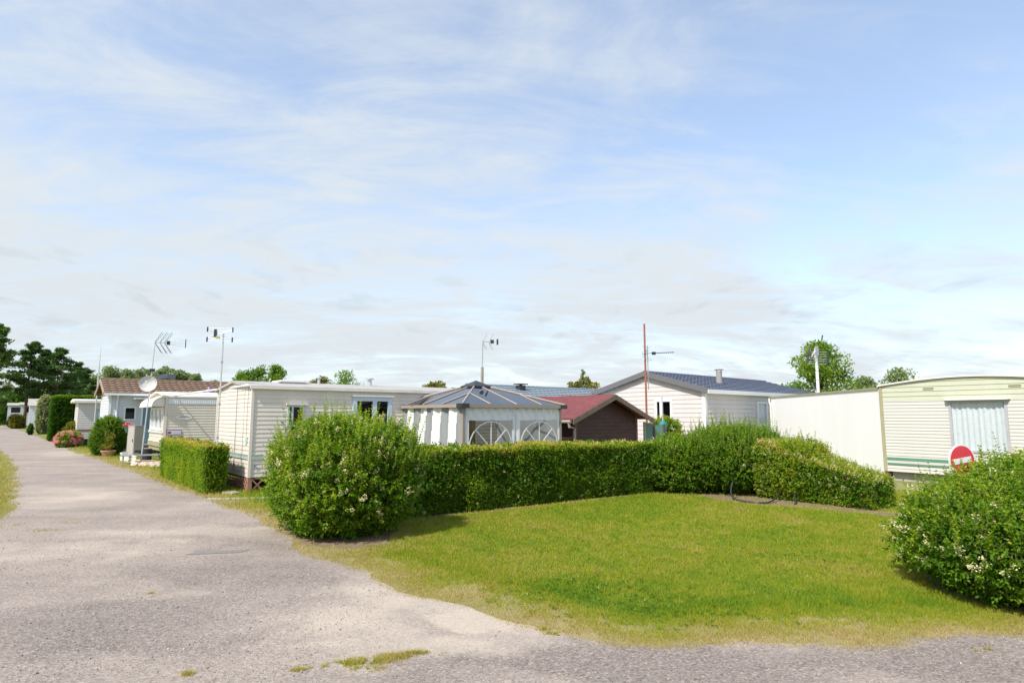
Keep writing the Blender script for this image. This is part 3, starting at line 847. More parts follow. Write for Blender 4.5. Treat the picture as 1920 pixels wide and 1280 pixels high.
gravel(80000,55)

# ------------------------------------------------------------------ beige static caravan
def lattice(mb,w,s0,s1,z0,z1,step,wd=.022,th=.008):
    H=z1-z0
    for sg,off in ((1,.0),(-1,.010)):
        s=s0-H
        while s<s1+H:
            a0,zA,a1,zB=(s,z0,s+H,z1) if sg>0 else (s+H,z0,s,z1)
            # clip to s0..s1
            def cl(a,z,b,y):
                if a<s0: z=z+(y-z)*(s0-a)/(b-a); a=s0
                if a>s1: z=z+(y-z)*(s1-a)/(b-a); a=s1
                return a,z
            if max(a0,a1)>s0+.01 and min(a0,a1)<s1-.01:
                p=cl(a0,zA,a1,zB); q=cl(a1,zB,a0,zA)
                if abs(p[0]-q[0])>.02:
                    mb.hexa([w.p(p[0]-wd,off,p[1]),w.p(p[0]+wd,off,p[1]),w.p(p[0]+wd,off+th,p[1]),w.p(p[0]-wd,off+th,p[1])],
                            [w.p(q[0]-wd,off,q[1]),w.p(q[0]+wd,off,q[1]),w.p(q[0]+wd,off+th,q[1]),w.p(q[0]-wd,off+th,q[1])])
            s+=step
def text(s,size,fr_pt,du,dn,mat,parent,name='lettering'):
    cu=bpy.data.curves.new(name,'FONT'); cu.body=s; cu.size=size; cu.extrude=.002; cu.align_x='CENTER'; cu.align_y='CENTER'
    cu.materials.append(mat)
    o=bpy.data.objects.new(name,cu); C.objects.link(o); o.parent=parent
    x=Vector(du).normalized(); z=Vector(dn).normalized(); y=z.cross(x)
    m=Matrix((x,y,z)).transposed().to_4x4(); m.translation=Vector(fr_pt)-ORG[parent.name]
    dg=bpy.context.evaluated_depsgraph_get(); me=bpy.data.meshes.new_from_object(o.evaluated_get(dg)); bpy.data.objects.remove(o)
    o=bpy.data.objects.new(name,me); C.objects.link(o); o.parent=parent; o.matrix_local=m
    return o

fr=Fr(-5.89,13.98,51); Lb,Wb=7.7,3.0; z0=.34; ze=2.36; zap=2.52
t=thing('static_caravan','long beige static caravan with lattice skirting beside the flowering bush','caravan',(*fr.p(Lb/2,Wb/2,0).xy,0))
end=Wl(fr.p(0,Wb,0),fr.p(0,0,0)); lng=Wl(fr.p(0,0,0),fr.p(Lb,0,0)); far=Wl(fr.p(Lb,0,0),fr.p(Lb,Wb,0)); bk=Wl(fr.p(Lb,Wb,0),fr.p(0,Wb,0))
archf=lambda s:ze+(zap-ze)*(1-abs(2*s/Wb-1))
w1=(.80,1.18,1.46,1.95); w2=(2.43,3.49,1.15,2.18)
mb=MB(); siding(mb,end,z0,archf,.098,prof=.010); siding(mb,lng,z0,ze,.098,[w1,w2],prof=.010); siding(mb,far,z0,archf,.098); siding(mb,bk,z0,ze,.098)
wall=mb.build('wall',M['cream'],t)
mb=MB(); mb.fbox(fr,.02,Lb-.02,.02,Wb-.02,z0-.05,z0+.02); mb.build('floor_frame',M['black_metal'],t)
for a,b in ((0,0),(0,Wb),(Lb,0),(Lb,Wb)): MB().fbox(fr,a-.028,a+.03,b-.03,b+.03,z0-.005,ze-.005).build('corner_trim',M['cream'],t)
def bands(parent,zA,zB,mat,w,s0=.03,s1=None,name='stripe'):
    m=MB(); m.fbox(w,s0,(w.L-.03) if s1 is None else s1,.0,.0265,zA,zB); return m.build(name,mat,parent)
for w in (end,lng):
    bands(t,.80,.84,M['stripe_teal'],w); bands(t,.735,.797,M['stripe_mint'],w)
prof=[(b,archf(b if 0<=b<=Wb else (0 if b<0 else Wb))+.05+(0 if 0<=b<=Wb else -.02)) for b in (-.06,0,.5,1.0,1.5,2.0,2.5,Wb,Wb+.06)]
mb=MB(); cross_roof(mb,fr,-.07,Lb+.07,prof,.055); roof=mb.build('roof',M['roof_white'],t)
mb=MB(); mb.fbox(fr,-.075,Lb+.075,-.085,-.062,ze-.04,ze+.02); mb.build('gutter',M['offwhite'],roof)
h=MB(); h.hexa([fr.p(a,b,2.50) for a,b in ((1.0,1.0),(1.6,1.0),(1.6,1.6),(1.0,1.6))],[fr.p(a,b,2.62) for a,b in ((1.06,1.06),(1.54,1.06),(1.54,1.54),(1.06,1.54))])
h.fbox(fr,.94,1.66,.94,1.66,2.555,2.60); h.build('roof_hatch',M['white'],roof)
for a,b,r_,hh in ((2.0,1.2,.035,.22),(3.55,1.4,.06,.26)):
    v=MB(); v.tube([fr.p(a,b,2.5),fr.p(a,b,2.5+hh)],r_,12); v.lathe(fr.p(a,b,2.5+hh-.04),[(r_*1.0,0),(r_*2.0,.01),(r_*2.0,.035),(r_*.6,.06)],14); v.build('vent_pipe',M['lt_metal'],roof)
f=window(t,lng,w1[0],w1[1],w1[2],w1[3],M['blueframe'],M['smoke_glass'],.035,.04,mull=(w1[0]+.11,))
mb=MB(); mb.fbox(lng,w1[0]-.05,w1[1]+.08,.0,.09,w1[3]+.012,w1[3]+.05); mb.build('rain_hood',M['offwhite'],f)
f=window(t,lng,w2[0],w2[1],w2[2],w2[3],M['blueframe'],M['smoke_glass'],.10,.04,mull=((w2[0]+w2[1])/2+.06,),curtain=None)
mb=MB(); mb.fbox(lng,w2[0]-.04,w2[1]+.05,.0,.08,w2[3]+.012,w2[3]+.05); mb.build('rain_hood',M['offwhite'],f)
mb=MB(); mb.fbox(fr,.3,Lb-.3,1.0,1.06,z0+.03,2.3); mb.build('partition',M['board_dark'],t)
for nm,w in (('lattice_skirt',end),('lattice_skirt',lng)):
    mb=MB(); lattice(mb,w,.04,w.L-.05,.02,z0-.03,.13 if w is end else .30); mb.fbox(w,.05,w.L-.05,-.01,.0,z0-.05,z0-.02); mb.build(nm,M['lattice'],t)
mb=MB(); mb.fbox(fr,-.02,.07,-.02,.07,-.05,z0-.008); mb.build('corner_post',M['lattice'],t)
for a in (1.5,4,6.5):
    for b in (.6,2.4): MB().fbox(fr,a-.15,a+.15,b-.15,b+.15,-.02,z0-.055).build('support_block',M['concrete'],t)
plate=MB().fbox(end,Wb-.34,Wb-.20,.024,.030,1.065,1.24).build('number_plate',M['plate_mint'],t)
text('2',.15,end.p(Wb-.27,.031,1.152),end.u,end.v,M['mark_teal'],plate)
text('K',.13,lng.p(.14,.026,.575),lng.u,lng.v,M['mark_blue'],wall)
mb=MB(); mb.tube([end.p(Wb-.25,.03,1.24),end.p(Wb-.25,.03,1.8),end.p(Wb-.22,.03,2.38)],.006,5); mb.tube([end.p(Wb-1.15,.026,.45),end.p(Wb-1.15,.026,2.4)],.007,5); mb.build('cable',M['mark_grey'],wall)
# awning rail running off the near eave
mb=MB(); mb.tube([fr.p(-.08,.02,2.40),Vector((-12.57,22.93,2.47))],.028,8); mb.build('awning_rail',M['white'],t)

# ------------------------------------------------------------------ cream caravan with awning trim
fr=Fr(-12.80,22.75,51); L2,W2=7.2,2.9; z0=.42; ze=2.42; zap=2.6
t=thing('static_caravan','cream caravan with bay front window and slatted trim band, behind the satellite dish','caravan',(*fr.p(L2/2,W2/2,0).xy,0))
end=Wl(fr.p(0,W2,0),fr.p(0,0,0)); lng=Wl(fr.p(0,0,0),fr.p(L2,0,0)); far=Wl(fr.p(L2,0,0),fr.p(L2,W2,0)); bk=Wl(fr.p(L2,W2,0),fr.p(0,W2,0))
archf=lambda s:ze+(zap-ze)*math.sin(PI*min(max(s/W2,0),1))
wo=(.25,W2-.18,1.18,2.02)
mb=MB(); siding(mb,end,.62,archf,.10,[wo]); siding(mb,lng,z0,ze,.10); siding(mb,far,z0,archf,.1); siding(mb,bk,z0,ze,.1)
wall=mb.build('wall',M['cream2'],t)
mb=MB(); 
for zA,zB,o in ((.42,.58,-.02),(.58,.72,.03),): mb.fbox(end,.02,W2-.02,-.05,.02+o,zA,zB-.004)
mb.build('front_skirt',M['olive_trim'],t)
mb=MB(); mb.fbox(end,.0,W2,0,.05,1.08,1.15); mb.fbox(end,.0,W2,0,.035,.74,.80); mb.build('front_ledge',M['offwhite'],t)
prof=[(W2*k/8,archf(W2*k/8)+.05) for k in range(9)]; prof=[(-.05,ze+.03)]+prof+[(W2+.05,ze+.03)]
mb=MB(); cross_roof(mb,fr,-.1,L2+.05,prof,.06); roof=mb.build('roof',M['offwhite'],t,smooth=False)
f=window(t,end,wo[0],wo[1],wo[2],wo[3],M['white'],M['glass'],.07,.05,mull=(wo[0]+(wo[1]-wo[0])*.33,wo[0]+(wo[1]-wo[0])*.67),curtain=M['curtain'])
# hooded canopy over the bay
n=6; mb=MB()
for k in range(n):
    a=k/n*PI/2; b=(k+1)/n*PI/2
    for (A,B,sgn) in ((a,b,1),):
        q=[(.0+.42*math.sin(A),2.06+.36*math.cos(A)),( .42*math.sin(B),2.06+.36*math.cos(B))]
        mb.hexa([end.p(.03,q[0][0],q[0][1]-.02),end.p(W2-.03,q[0][0],q[0][1]-.02),end.p(W2-.03,q[1][0],q[1][1]-.02),end.p(.03,q[1][0],q[1][1]-.02)],
                [end.p(.03,q[0][0],q[0][1]),end.p(W2-.03,q[0][0],q[0][1]),end.p(W2-.03,q[1][0],q[1][1]),end.p(.03,q[1][0],q[1][1])])
for s in (.03,W2-.06):
    pts=[end.p(s,.42*math.sin(k/n*PI/2),2.06+.36*math.cos(k/n*PI/2)) for k in range(n+1)]+[end.p(s,0.02,2.06)]
    mb.face(pts)
mb.build('canopy',M['offwhite'],t)
mb=MB(); mb.fbox(lng,.09,L2-.1,.015,.03,2.16,2.34); tr=mb.build('trim_band',M['white'],t)
mb=MB(); s=.11
while s<L2-.15: mb.fbox(lng,s,s+.022,.03,.036,2.185,2.32); s+=.075
mb.build('trim_slat',M['blueframe'],tr)
mb=MB(); mb.fbox(lng,0,.08,-.01,.03,z0,ze); mb.build('corner_trim',M['cream2'],t)
# oval badge, two lines of tiny writing too small to read
mb=MB(); k=24; c0=lng.p(2.05,.02,1.72)
ring=[lng.p(.66+.30*math.cos(2*PI*i/k),.027,1.66+.085*math.sin(2*PI*i/k)) for i in range(k)]
mb.face(ring); bd=mb.build('badge',M['offwhite'],t)
mb=MB(); mb.fbox(lng,  .48,.84,.028,.031,1.655,1.685); mb.fbox(lng,.54,.76,.028,.031,1.705,1.725); mb.build('badge_writing',M['mark_grey'],bd)
pl=MB().fbox(lng,.10,.60,.024,.031,1.02,1.20).build('name_plate',M['plate_edge'],t)
p2=MB().fbox(lng,.115,.585,.031,.033,1.035,1.185).build('plate_face',M['plate_lilac'],pl)
MB().fbox(lng,.13,.25,.033,.035,1.06,1.14).build('plate_mark',M['plate_edge'],pl)
mb=MB(); mb.lathe(fr.p(1.9,.12,.28),[(.1,-.09),(.28,-.09),(.30,-.05),(.30,.05),(.28,.09),(.1,.09)],20,axis=fr.v); mb.build('wheel',M['dark'],t)
mb=MB(); mb.fbox(fr,-.6,L2-.2,.9,1.0,.32,.40); mb.fbox(fr,-.6,L2-.2,1.9,2.0,.32,.40); mb.build('chassis',M['black_metal'],t)
mb=MB(); mb.tube([fr.p(-.35,.8,0.02),fr.p(-.35,.8,.5)],.16,14); mb.build('gas_bottle',M['dark'],t)
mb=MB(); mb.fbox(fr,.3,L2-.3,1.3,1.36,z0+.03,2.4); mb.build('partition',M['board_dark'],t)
for a in (.4,3,6):
    for b in (.5,2.4): MB().fbox(fr,a-.12,a+.12,b-.12,b+.12,-.02,.415).build('support_block',M['concrete'],t)

# ------------------------------------------------------------------ white house with brown tiles
fr=Fr(-18.68,28.6,51); L3,W3=10.5,3.6; z0=.35; ze=2.78; zr=3.42
t=thing('mobile_home','white clapboard mobile home with brown tiled roof and teal door','mobile home',(*fr.p(L3/2,W3/2,0).xy,0))
end=Wl(fr.p(0,W3,0),fr.p(0,0,0)); lng=Wl(fr.p(0,0,0),fr.p(L3,0,0)); far=Wl(fr.p(L3,0,0),fr.p(L3,W3,0)); bk=Wl(fr.p(L3,W3,0),fr.p(0,W3,0))
gf=lambda s:ze+(zr-ze)*(1-abs(2*s/W3-1))
ow=(.60,1.08,1.52,2.14); od=(1.32,2.2,.40,2.46)
mb=MB(); siding(mb,end,z0,ze,.13); siding(mb,lng,z0,ze,.13,[ow,od]); siding(mb,far,z0,gf,.13); siding(mb,bk,z0,ze,.13); mb.build('wall',M['white_siding'],t)
mb=MB(); mb.face([end.p(0,.03,ze),end.p(W3,.03,ze),end.p(W3/2,.03,zr)]); mb.fbox(end,0,W3,-.05,.035,ze-.08,ze); mb.build('gable',M['soffit'],t)
mb=MB(); tiles(mb,fr.p(-.25,-.25,ze-.03),fr.p(L3+.2,-.25,ze-.03),fr.p(-.25,W3/2,zr+.04),fr.p(L3+.2,W3/2,zr+.04),6,.30,.03,.045)
tiles(mb,fr.p(-.25,W3+.25,ze-.03),fr.p(L3+.2,W3+.25,ze-.03),fr.p(-.25,W3/2,zr+.04),fr.p(L3+.2,W3/2,zr+.04),6,.30,.03,.045)
roof=mb.build('roof',M['brown_tile'],t)
mb=MB(); mb.tube([fr.p(-.28,W3/2,zr+.07),fr.p(L3+.2,W3/2,zr+.07)],.07,8); mb.build('ridge_cap',M['brown_tile'],roof)
mb=MB(); 
for s0_,s1_ in ((-.25,W3/2),(W3+.25,W3/2)):
    mb.hexa([fr.p(-.29,s0_,ze-.16),fr.p(-.25,s0_,ze-.16),fr.p(-.25,s1_,zr-.09),fr.p(-.29,s1_,zr-.09)],[fr.p(-.29,s0_,ze+.02),fr.p(-.25,s0_,ze+.02),fr.p(-.25,s1_,zr+.09),fr.p(-.29,s1_,zr+.09)])
mb.build('barge_board',M['soffit'],roof)
mb=MB(); mb.fbox(fr,-.25,L3+.2,-.33,-.25,ze-.12,ze-.02); mb.fbox(fr,-.24,L3,-.25,0,ze-.03,ze-.015); mb.build('gutter',M['white'],roof)
mb=MB(); mb.tube([fr.p(.30,-.28,ze-.1),fr.p(.30,-.06,ze-.3),fr.p(.30,-.06,.1)],.04,8); mb.build('downpipe',M['white'],t)
mb=MB(); mb.fbox(fr,-.03,.07,-.035,.03,z0,ze-.03); mb.build('corner_trim',M['white'],t)
f=window(t,lng,*ow,M['white'],M['smoke_glass'],.055,.05,curtain=None)
mb=MB(); mb.fbox(lng,ow[0]+.06,ow[1]-.06,-.05,-.04,ow[2]+.06,ow[3]-.25); mb.build('blind',M['greyframe'],f)
mb=MB(); mb.fbox(lng,od[0]+.05,od[1]-.05,-.03,.02,od[2],od[3]-.05); d_=mb.build('door',M['teal_door'],t)
mb=MB(); 
for zz in np.arange(.5,2.3,.13): mb.fbox(lng,od[0]+.07,od[1]-.07,.02,.03,zz,zz+.11)
mb.build('door_board',M['teal_door'],d_)
mb=MB(); mb.fbox(lng,od[0]-.03,od[0]+.05,-.03,.04,od[2],od[3]); mb.fbox(lng,od[1]-.05,od[1]+.03,-.03,.04,od[2],od[3]); mb.fbox(lng,od[0]-.03,od[1]+.03,-.03,.04,od[3]-.05,od[3]+.03); mb.build('door_frame',M['white'],t)
mb=MB(); mb.fbox(lng,od[0]-.4,od[1]+.4,.02,.75,2.50,2.54); mb.build('door_canopy',M['white'],t)
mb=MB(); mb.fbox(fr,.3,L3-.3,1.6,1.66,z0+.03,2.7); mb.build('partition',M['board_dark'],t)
mb=MB(); mb.fbox(fr,.15,L3-.1,.12,W3-.1,-.02,z0-.002); mb.build('base',M['concrete'],t)
mb=MB(); mb.fbox(lng,od[0],od[1],.05,.7,-.02,.2); mb.build('doorstep',M['concrete'],t)

# small annexe caravan
fr=Fr(-24.65,35.1,51); La,Wa=2.6,2.4; z0=.42; ze=2.52
t=thing('small_caravan','small cream caravan with maroon band and net curtain beside the tall dark hedge','caravan',(*fr.p(La/2,Wa/2,0).xy,0))
end=Wl(fr.p(0,Wa,0),fr.p(0,0,0)); lng=Wl(fr.p(0,0,0),fr.p(La,0,0)); far=Wl(fr.p(La,0,0),fr.p(La,Wa,0)); bk=Wl(fr.p(La,Wa,0),fr.p(0,Wa,0))
ow=(.80,2.1,1.25,2.12)
mb=MB(); siding(mb,end,z0,ze,.13); siding(mb,lng,z0,ze,.13,[ow]); siding(mb,far,z0,ze,.13); siding(mb,bk,z0,ze,.13); mb.build('wall',M['green_siding'],t)
mb=MB(); cross_roof(mb,fr,-.25,La+.1,[(-.22,ze+.08),(Wa/2,ze+.18),(Wa+.15,ze+.08)],.14); mb.build('roof',M['offwhite'],t)
bands(t,.86,.97,M['maroon'],lng); bands(t,.86,.97,M['maroon'],end)
window(t,lng,*ow,M['greyframe'],M['glass'],.05,.04,curtain=M['curtain'])
mb=MB(); mb.fbox(fr,.2,La-.2,.25,Wa-.25,-.02,z0-.005); mb.build('base',M['black_metal'],t)
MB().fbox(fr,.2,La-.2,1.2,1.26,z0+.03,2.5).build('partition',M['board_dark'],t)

# far cabins
def far_cabin(name,label,x,y,deg,L,W,zE,zR,wallm,roofm,door=None,win=None,group=None):
    fr=Fr(x,y,deg)
    t=thing(name,label,'cabin' if name=='cabin' else 'caravan',(*fr.p(L/2,W/2,0).xy,0),group)
    end=Wl(fr.p(0,W,0),fr.p(0,0,0)); lng=Wl(fr.p(0,0,0),fr.p(L,0,0)); far=Wl(fr.p(L,0,0),fr.p(L,W,0)); bk=Wl(fr.p(L,W,0),fr.p(0,W,0))
    gf=lambda s:zE+(zR-zE)*(1-abs(2*s/W-1))
    ops=[o for o in (door,win) if o]
    mb=MB(); siding(mb,end,.2,gf,.18); siding(mb,lng,.2,zE,.18,ops); siding(mb,far,.2,gf,.18); siding(mb,bk,.2,zE,.18); mb.build('wall',wallm,t)
    mb=MB(); cross_roof(mb,fr,-.2,L+.2,[(-.25,zE-.02),(W/2,zR+.06),(W+.25,zE-.02)],.1); mb.build('roof',roofm,t)
    if door:
        MB().fbox(lng,door[0],door[1],-.06,.0,door[2],door[3]).build('door',M['bluegrey_door'],t)
    if win:
        window(t,lng,*win,M['white'],M['smoke_glass'],.08,.05)
    MB().fbox(fr,.1,L-.1,.1,W-.1,-.02,.205).build('base',M['concrete'],t)
    return t
far_cabin('cabin','small white cabin with blue-grey door, left of the variegated shrub',-64.5,82.5,51,3.6,3.0,3.15,4.0,M['white_siding'],M['roof_white'],door=(1.5,2.4,.25,2.7))
far_cabin('far_caravan','white caravan farthest along the lane, left of its twin',-85,104,51,2.4,2.6,3.6,3.9,M['white_siding'],M['roof_white'],win=(.35,1.9,2.2,3.3),group='white caravans at the end of the lane')
far_cabin('far_caravan','white caravan at the far end of the lane, right of its twin',-79.6,100,51,2.4,2.6,3.6,3.9,M['white_siding'],M['roof_white'],win=(.35,1.9,2.2,3.3),group='white caravans at the end of the lane')
# slate roofed chalet rising behind the brown tiles
fr=Fr(-26.5,44.5,70)
t=thing('chalet','grey chalet whose slanting slate roof rises behind the brown tiled roof','chalet',(*fr.p(.6,1,0).xy,0))
mb=MB(); w=Wl(fr.p(0,0,0),fr.p(1.15,0,0)); 
mb.hexa([fr.p(0,0,0),fr.p(1.15,0,0),fr.p(1.15,3,0),fr.p(0,3,0)],[fr.p(0,0,4.1),fr.p(1.15,0,4.4),fr.p(1.15,3,4.4),fr.p(0,3,4.1)]); mb.build('wall',M['cabinet'],t)
mb=MB(); mb.hexa([fr.p(-.35,-.25,4.06),fr.p(1.35,-.25,4.48),fr.p(1.35,3.2,4.48),fr.p(-.35,3.2,4.06)],[fr.p(-.35,-.25,4.32),fr.p(1.35,-.25,4.82),fr.p(1.35,3.2,4.82),fr.p(-.35,3.2,4.32)]); mb.build('roof',M['grey_slab'],t)
mb=MB(); mb.tube([fr.p(-.1,.5,4.3),fr.p(-.1,.5,4.75)],.05,8); mb.build('flue',M['lt_metal'],t)
MB().fbox(w,.6,1.1,-.01,.012,3.9,4.3).build('window',M['black_metal'],t)
# folded purple parasol behind the cream caravan
px,py=-12.6,24.9+1.5
t=thing('folded_parasol','small folded purple parasol showing above the cream caravan roof','parasol',(px-1.2,28.0,0))
q=Vector((px-1.2,28.0,0))
MB().tube([q,q+Vector((0,0,3.02))],.02,8).build('pole',M['lt_metal'],t)
mb=MB(); mb.lathe(q+Vector((0,0,2.15)),[(.16,0),(.17,.25),(.13,.6),(.05,.84),(.02,.88)],10); mb.build('canopy',M['purple'],t)

# ------------------------------------------------------------------ hip roofed gazebo
fr=Fr(-1.14,14.3,50); Lg,Wg=3.2,3.3; ze=1.98; za=2.56; zb=1.905
t=thing('gazebo','gazebo with smoked hip roof, striped curtains and clear arched windows','gazebo',(*fr.p(Lg/2,Wg/2,0).xy,0))
for a,b in ((0,0),(Lg,0),(0,Wg),(Lg,Wg)):
    sa=.0 if a==0 else -.08; sb=.0 if b==0 else -.08
    p_=MB().fbox(fr,a+sa,a+sa+.08,b+sb,b+sb+.08,0,zb).build('post',M['taupe'],t)
for (q,nm) in (((-.08,Lg+.08,-.08,.02),1),((-.08,Lg+.08,Wg-.02,Wg+.08),1),((-.08,.02,.02,Wg-.02),1),((Lg-.02,Lg+.08,.02,Wg-.02),1)):
    MB().fbox(fr,*q,zb,ze).build('eave_beam',M['taupe'],t)
for a,b in ((0,0),(Lg,0),(0,Wg),(Lg,Wg)):
    MB().fbox(fr,a-.11,a+.11,b-.11,b+.11,zb-.015,ze+.015).build('corner_cap',M['black_metal'],t)
cx,cy=Lg/2,Wg/2; cw=.30
def rp(a,b,k,dz=0): # point on hip roof plane: k 0 eave ..1 apex
    return fr.p(a+(cx-a)*k,b+(cy-b)*k,ze+(za-ze)*k+dz)
K0=1-cw/(Lg/2)*.5
sides=[((-.06,-.06),(Lg+.06,-.06)),((Lg+.06,-.06),(Lg+.06,Wg+.06)),((Lg+.06,Wg+.06),(-.06,Wg+.06)),((-.06,Wg+.06),(-.06,-.06))]
for A,B in sides:
    mb=MB(); mb.face([rp(*A,0),rp(*B,0),rp(*B,K0),rp(*A,K0)]); pn=mb.build('roof_panel',M['poly'],t)
    rb=MB()
    for s in (.25,.5,.75):
        m_=(A[0]+(B[0]-A[0])*s,A[1]+(B[1]-A[1])*s)
        # ribs run straight up the slope until they meet the hip or the cap
        kk=min(K0, 2*min(s,1-s)*.985)
        mid=((A[0]+B[0])/2,(A[1]+B[1])/2)
        base=fr.p(m_[0],m_[1],ze)
        up=rp(*mid,kk)-rp(*mid,0)
        rb.tube([base+Vector((0,0,.012)),base+up+Vector((0,0,.012))],.016,6)
    rb.build('rib',M['taupe_lt'],pn)
for a,b in ((-.06,-.06),(Lg+.06,-.06),(Lg+.06,Wg+.06),(-.06,Wg+.06)):
    MB().tube([rp(a,b,0,.015),rp(a,b,K0,.015)],.024,6).build('hip_rib',M['taupe_lt'],t)
q=[(cx-cw,cy-cw),(cx+cw,cy-cw),(cx+cw,cy+cw),(cx-cw,cy+cw)]; zt=ze+(za-ze)*K0-.04
mb=MB(); b4=[fr.p(a,b,zt) for a,b in q]; ap=fr.p(cx,cy,za+.10)
mb.mesh(b4+[fr.p(a,b,zt+.035) for a,b in q]+[ap],[(3,2,1,0),(0,1,5,4),(1,2,6,5),(2,3,7,6),(3,0,4,7),(4,5,8),(5,6,8),(6,7,8),(7,4,8)]); mb.build('vent_cap',M['black_metal'],t)
# left face: striped curtain
lw=Wl(fr.p(0,Wg,0),fr.p(0,0,0))
mb=MB(); nz=10; ns=96
def cpt(i,j):
    s=.06+(lw.L-.12)*i/ns; z=.05+(zb-.05)*j/nz
    return lw.p(s,-.005+.022*math.sin(i*.55)+.012*math.sin(i*.21+2)+.015*math.sin(i*1.3)*(1-j/nz),z)
for i in range(ns):
    for j in range(nz):
        zz=(j+.5)/nz
        s=i/ns*lw.L - .16*(zz**2) + .10
        mb.cur=1 if (s/.34)%2>1 else 0
        mb.face([cpt(i,j),cpt(i+1,j),cpt(i+1,j+1),cpt(i,j+1)])
mb.build('striped_curtain',[M['fabric_wl'],M['fabric_g']],t,smooth=True)
# front face: two tarpaulin walls with clear windows
fw=Wl(fr.p(0,0,0),fr.p(Lg,0,0))
for s0_,s1_ in ((.06,1.60),(1.64,Lg-.05)):
    ops=(s0_+.12,s1_-.09,.45,1.60)
    mb=MB(); ns=60; zs=[.05,.25,.45,.7,.95,1.2,1.6,1.65,1.7,1.78,zb]
    def fp(s,z):
        k=max(0,(z-1.58)/.28); 
        return fw.p(s,-.012+.010*math.sin(s*9+z*2)+.022*k*math.sin(s*26+z*9)+.004*math.sin(s*41),z)
    for i in range(ns):
        a=s0_+(s1_-s0_)*i/ns; b=s0_+(s1_-s0_)*(i+1)/ns
        for zA,zB in zip(zs[:-1],zs[1:]):
            if (a+b)/2>ops[0] and (a+b)/2<ops[1] and zA>=ops[2]-.001 and zB<=ops[3]+.001: continue
            mb.face([fp(a,zA),fp(b,zA),fp(b,zB),fp(a,zB)])
    cl=mb.build('tarpaulin_wall',M['fabric_w'],t,smooth=True)
    mb=MB(); mb.face([fw.p(ops[0]-.02,-.02,ops[2]-.02),fw.p(ops[1]+.02,-.02,ops[2]-.02),fw.p(ops[1]+.02,-.02,ops[3]+.02),fw.p(ops[0]-.02,-.02,ops[3]+.02)]); mb.build('clear_window',M['film'],cl)
    mb=MB(); c_=(ops[0]+ops[1])/2; r_=(ops[1]-ops[0])/2-.01; zc_=.93
    def bar(p,q,wd=.013):
        p=Vector(p);q=Vector(q); d=(q-p).normalized(); nn=Vector((-d.y,d.x))*wd
        pts=[p+nn,p-nn,q-nn,q+nn]
        mb.hexa([fw.p(x,-.014,z) for x,z in pts],[fw.p(x,-.006,z) for x,z in pts])
    rz=ops[3]-.03-zc_
    arc=[(c_+r_*math.cos(k*PI/16),zc_+.0+rz*math.sin(k*PI/16)) for k in range(17)]
    for p,q in zip(arc[:-1],arc[1:]): bar(p,q)
    bar((c_,zc_+.02),(c_,zc_+rz-.02)); bar((c_-.01,zc_+.02),(c_-r_*.7,zc_+rz*.7)); bar((c_+.01,zc_+.02),(c_+r_*.7,zc_+rz*.7))
    bar((ops[0],zc_-.0),(ops[1],zc_-.0)); 
    for s_ in (-.5,0,.5): bar((c_+s_*r_,ops[2]),(c_+s_*r_,zc_-.02))
    mb.build('arched_glazing_bar',M['fabric_w'],cl)
# inner tan curtain gathered at the near post and far side cloth
mb=MB(); 
for i in range(14):
    s=.2+.3*i/14; mb.face([fw.p(s,-.2+.03*math.sin(i*1.4),.1),fw.p(s+.3/14,-.2+.03*math.sin((i+1)*1.4),.1),fw.p(s+.3/14,-.2+.03*math.sin((i+1)*1.4),1.85),fw.p(s,-.2+.03*math.sin(i*1.4),1.85)])
mb.build('inner_curtain',M['fabric_tan'],t,smooth=True)
mb=MB(); rw=Wl(fr.p(Lg,0,0),fr.p(Lg,Wg,0))
for i in range(40):
    s=.08+(Wg-.16)*i/40; e=(Wg-.16)/40
    mb.face([rw.p(s,-.02+.02*math.sin(i*.9),.05),rw.p(s+e,-.02+.02*math.sin((i+1)*.9),.05),rw.p(s+e,-.02+.02*math.sin((i+1)*.9),zb),rw.p(s,-.02+.02*math.sin(i*.9),zb)])
mb.build('side_curtain',M['fabric_wl'],t,smooth=True)

# ------------------------------------------------------------------ dark timber shed with red felt roof
fr=Fr(1.78,17.5,50); Ls,Ds=2.7,3.2; ze=1.70; zr=2.24
t=thing('garden_shed','dark brown timber shed with red felt roof beside the gazebo','shed',(*fr.p(Ls/2,Ds/2,0).xy,0))
front=Wl(fr.p(0,0,0),fr.p(Ls,0,0)); rt=Wl(fr.p(Ls,0,0),fr.p(Ls,Ds,0)); back=Wl(fr.p(Ls,Ds,0),fr.p(0,Ds,0)); lf=Wl(fr.p(0,Ds,0),fr.p(0,0,0))
gf=lambda s:ze+(zr-ze)*(1-abs(2*s/Ls-1))
mb=MB(); siding(mb,front,.05,gf,.105,prof=.018,s0=.0); siding(mb,rt,.05,ze,.105); siding(mb,back,.05,gf,.105); siding(mb,lf,.05,ze,.105); mb.build('wall',M['boards'],t)
ov=.42; sl=(zr-ze)/(Ls/2)
def rz_(a): return zr+.10-abs(a-Ls/2)*sl
mb=MB()
for A,B in ((-ov,Ls/2),(Ls+ov,Ls/2)):
    b4=[fr.p(A,-.35,rz_(A)-.03),fr.p(B,-.35,rz_(B)-.03),fr.p(B,Ds+.2,rz_(B)-.03),fr.p(A,Ds+.2,rz_(A)-.03)]
    mb.hexa(b4,[v+Vector((0,0,.035)) for v in b4])
roof=mb.build('roof',M['felt'],t)
mb=MB()
for A,B in ((-ov-.02,Ls/2),(Ls+ov+.02,Ls/2)):
    b4=[fr.p(A,-.385,rz_(A)-.15),fr.p(A,-.35,rz_(A)-.15),fr.p(B,-.35,rz_(B)-.15),fr.p(B,-.385,rz_(B)-.15)]
    mb.hexa(b4,[v+Vector((0,0,.145)) for v in b4])
mb.build('barge_board',M['barge'],roof)
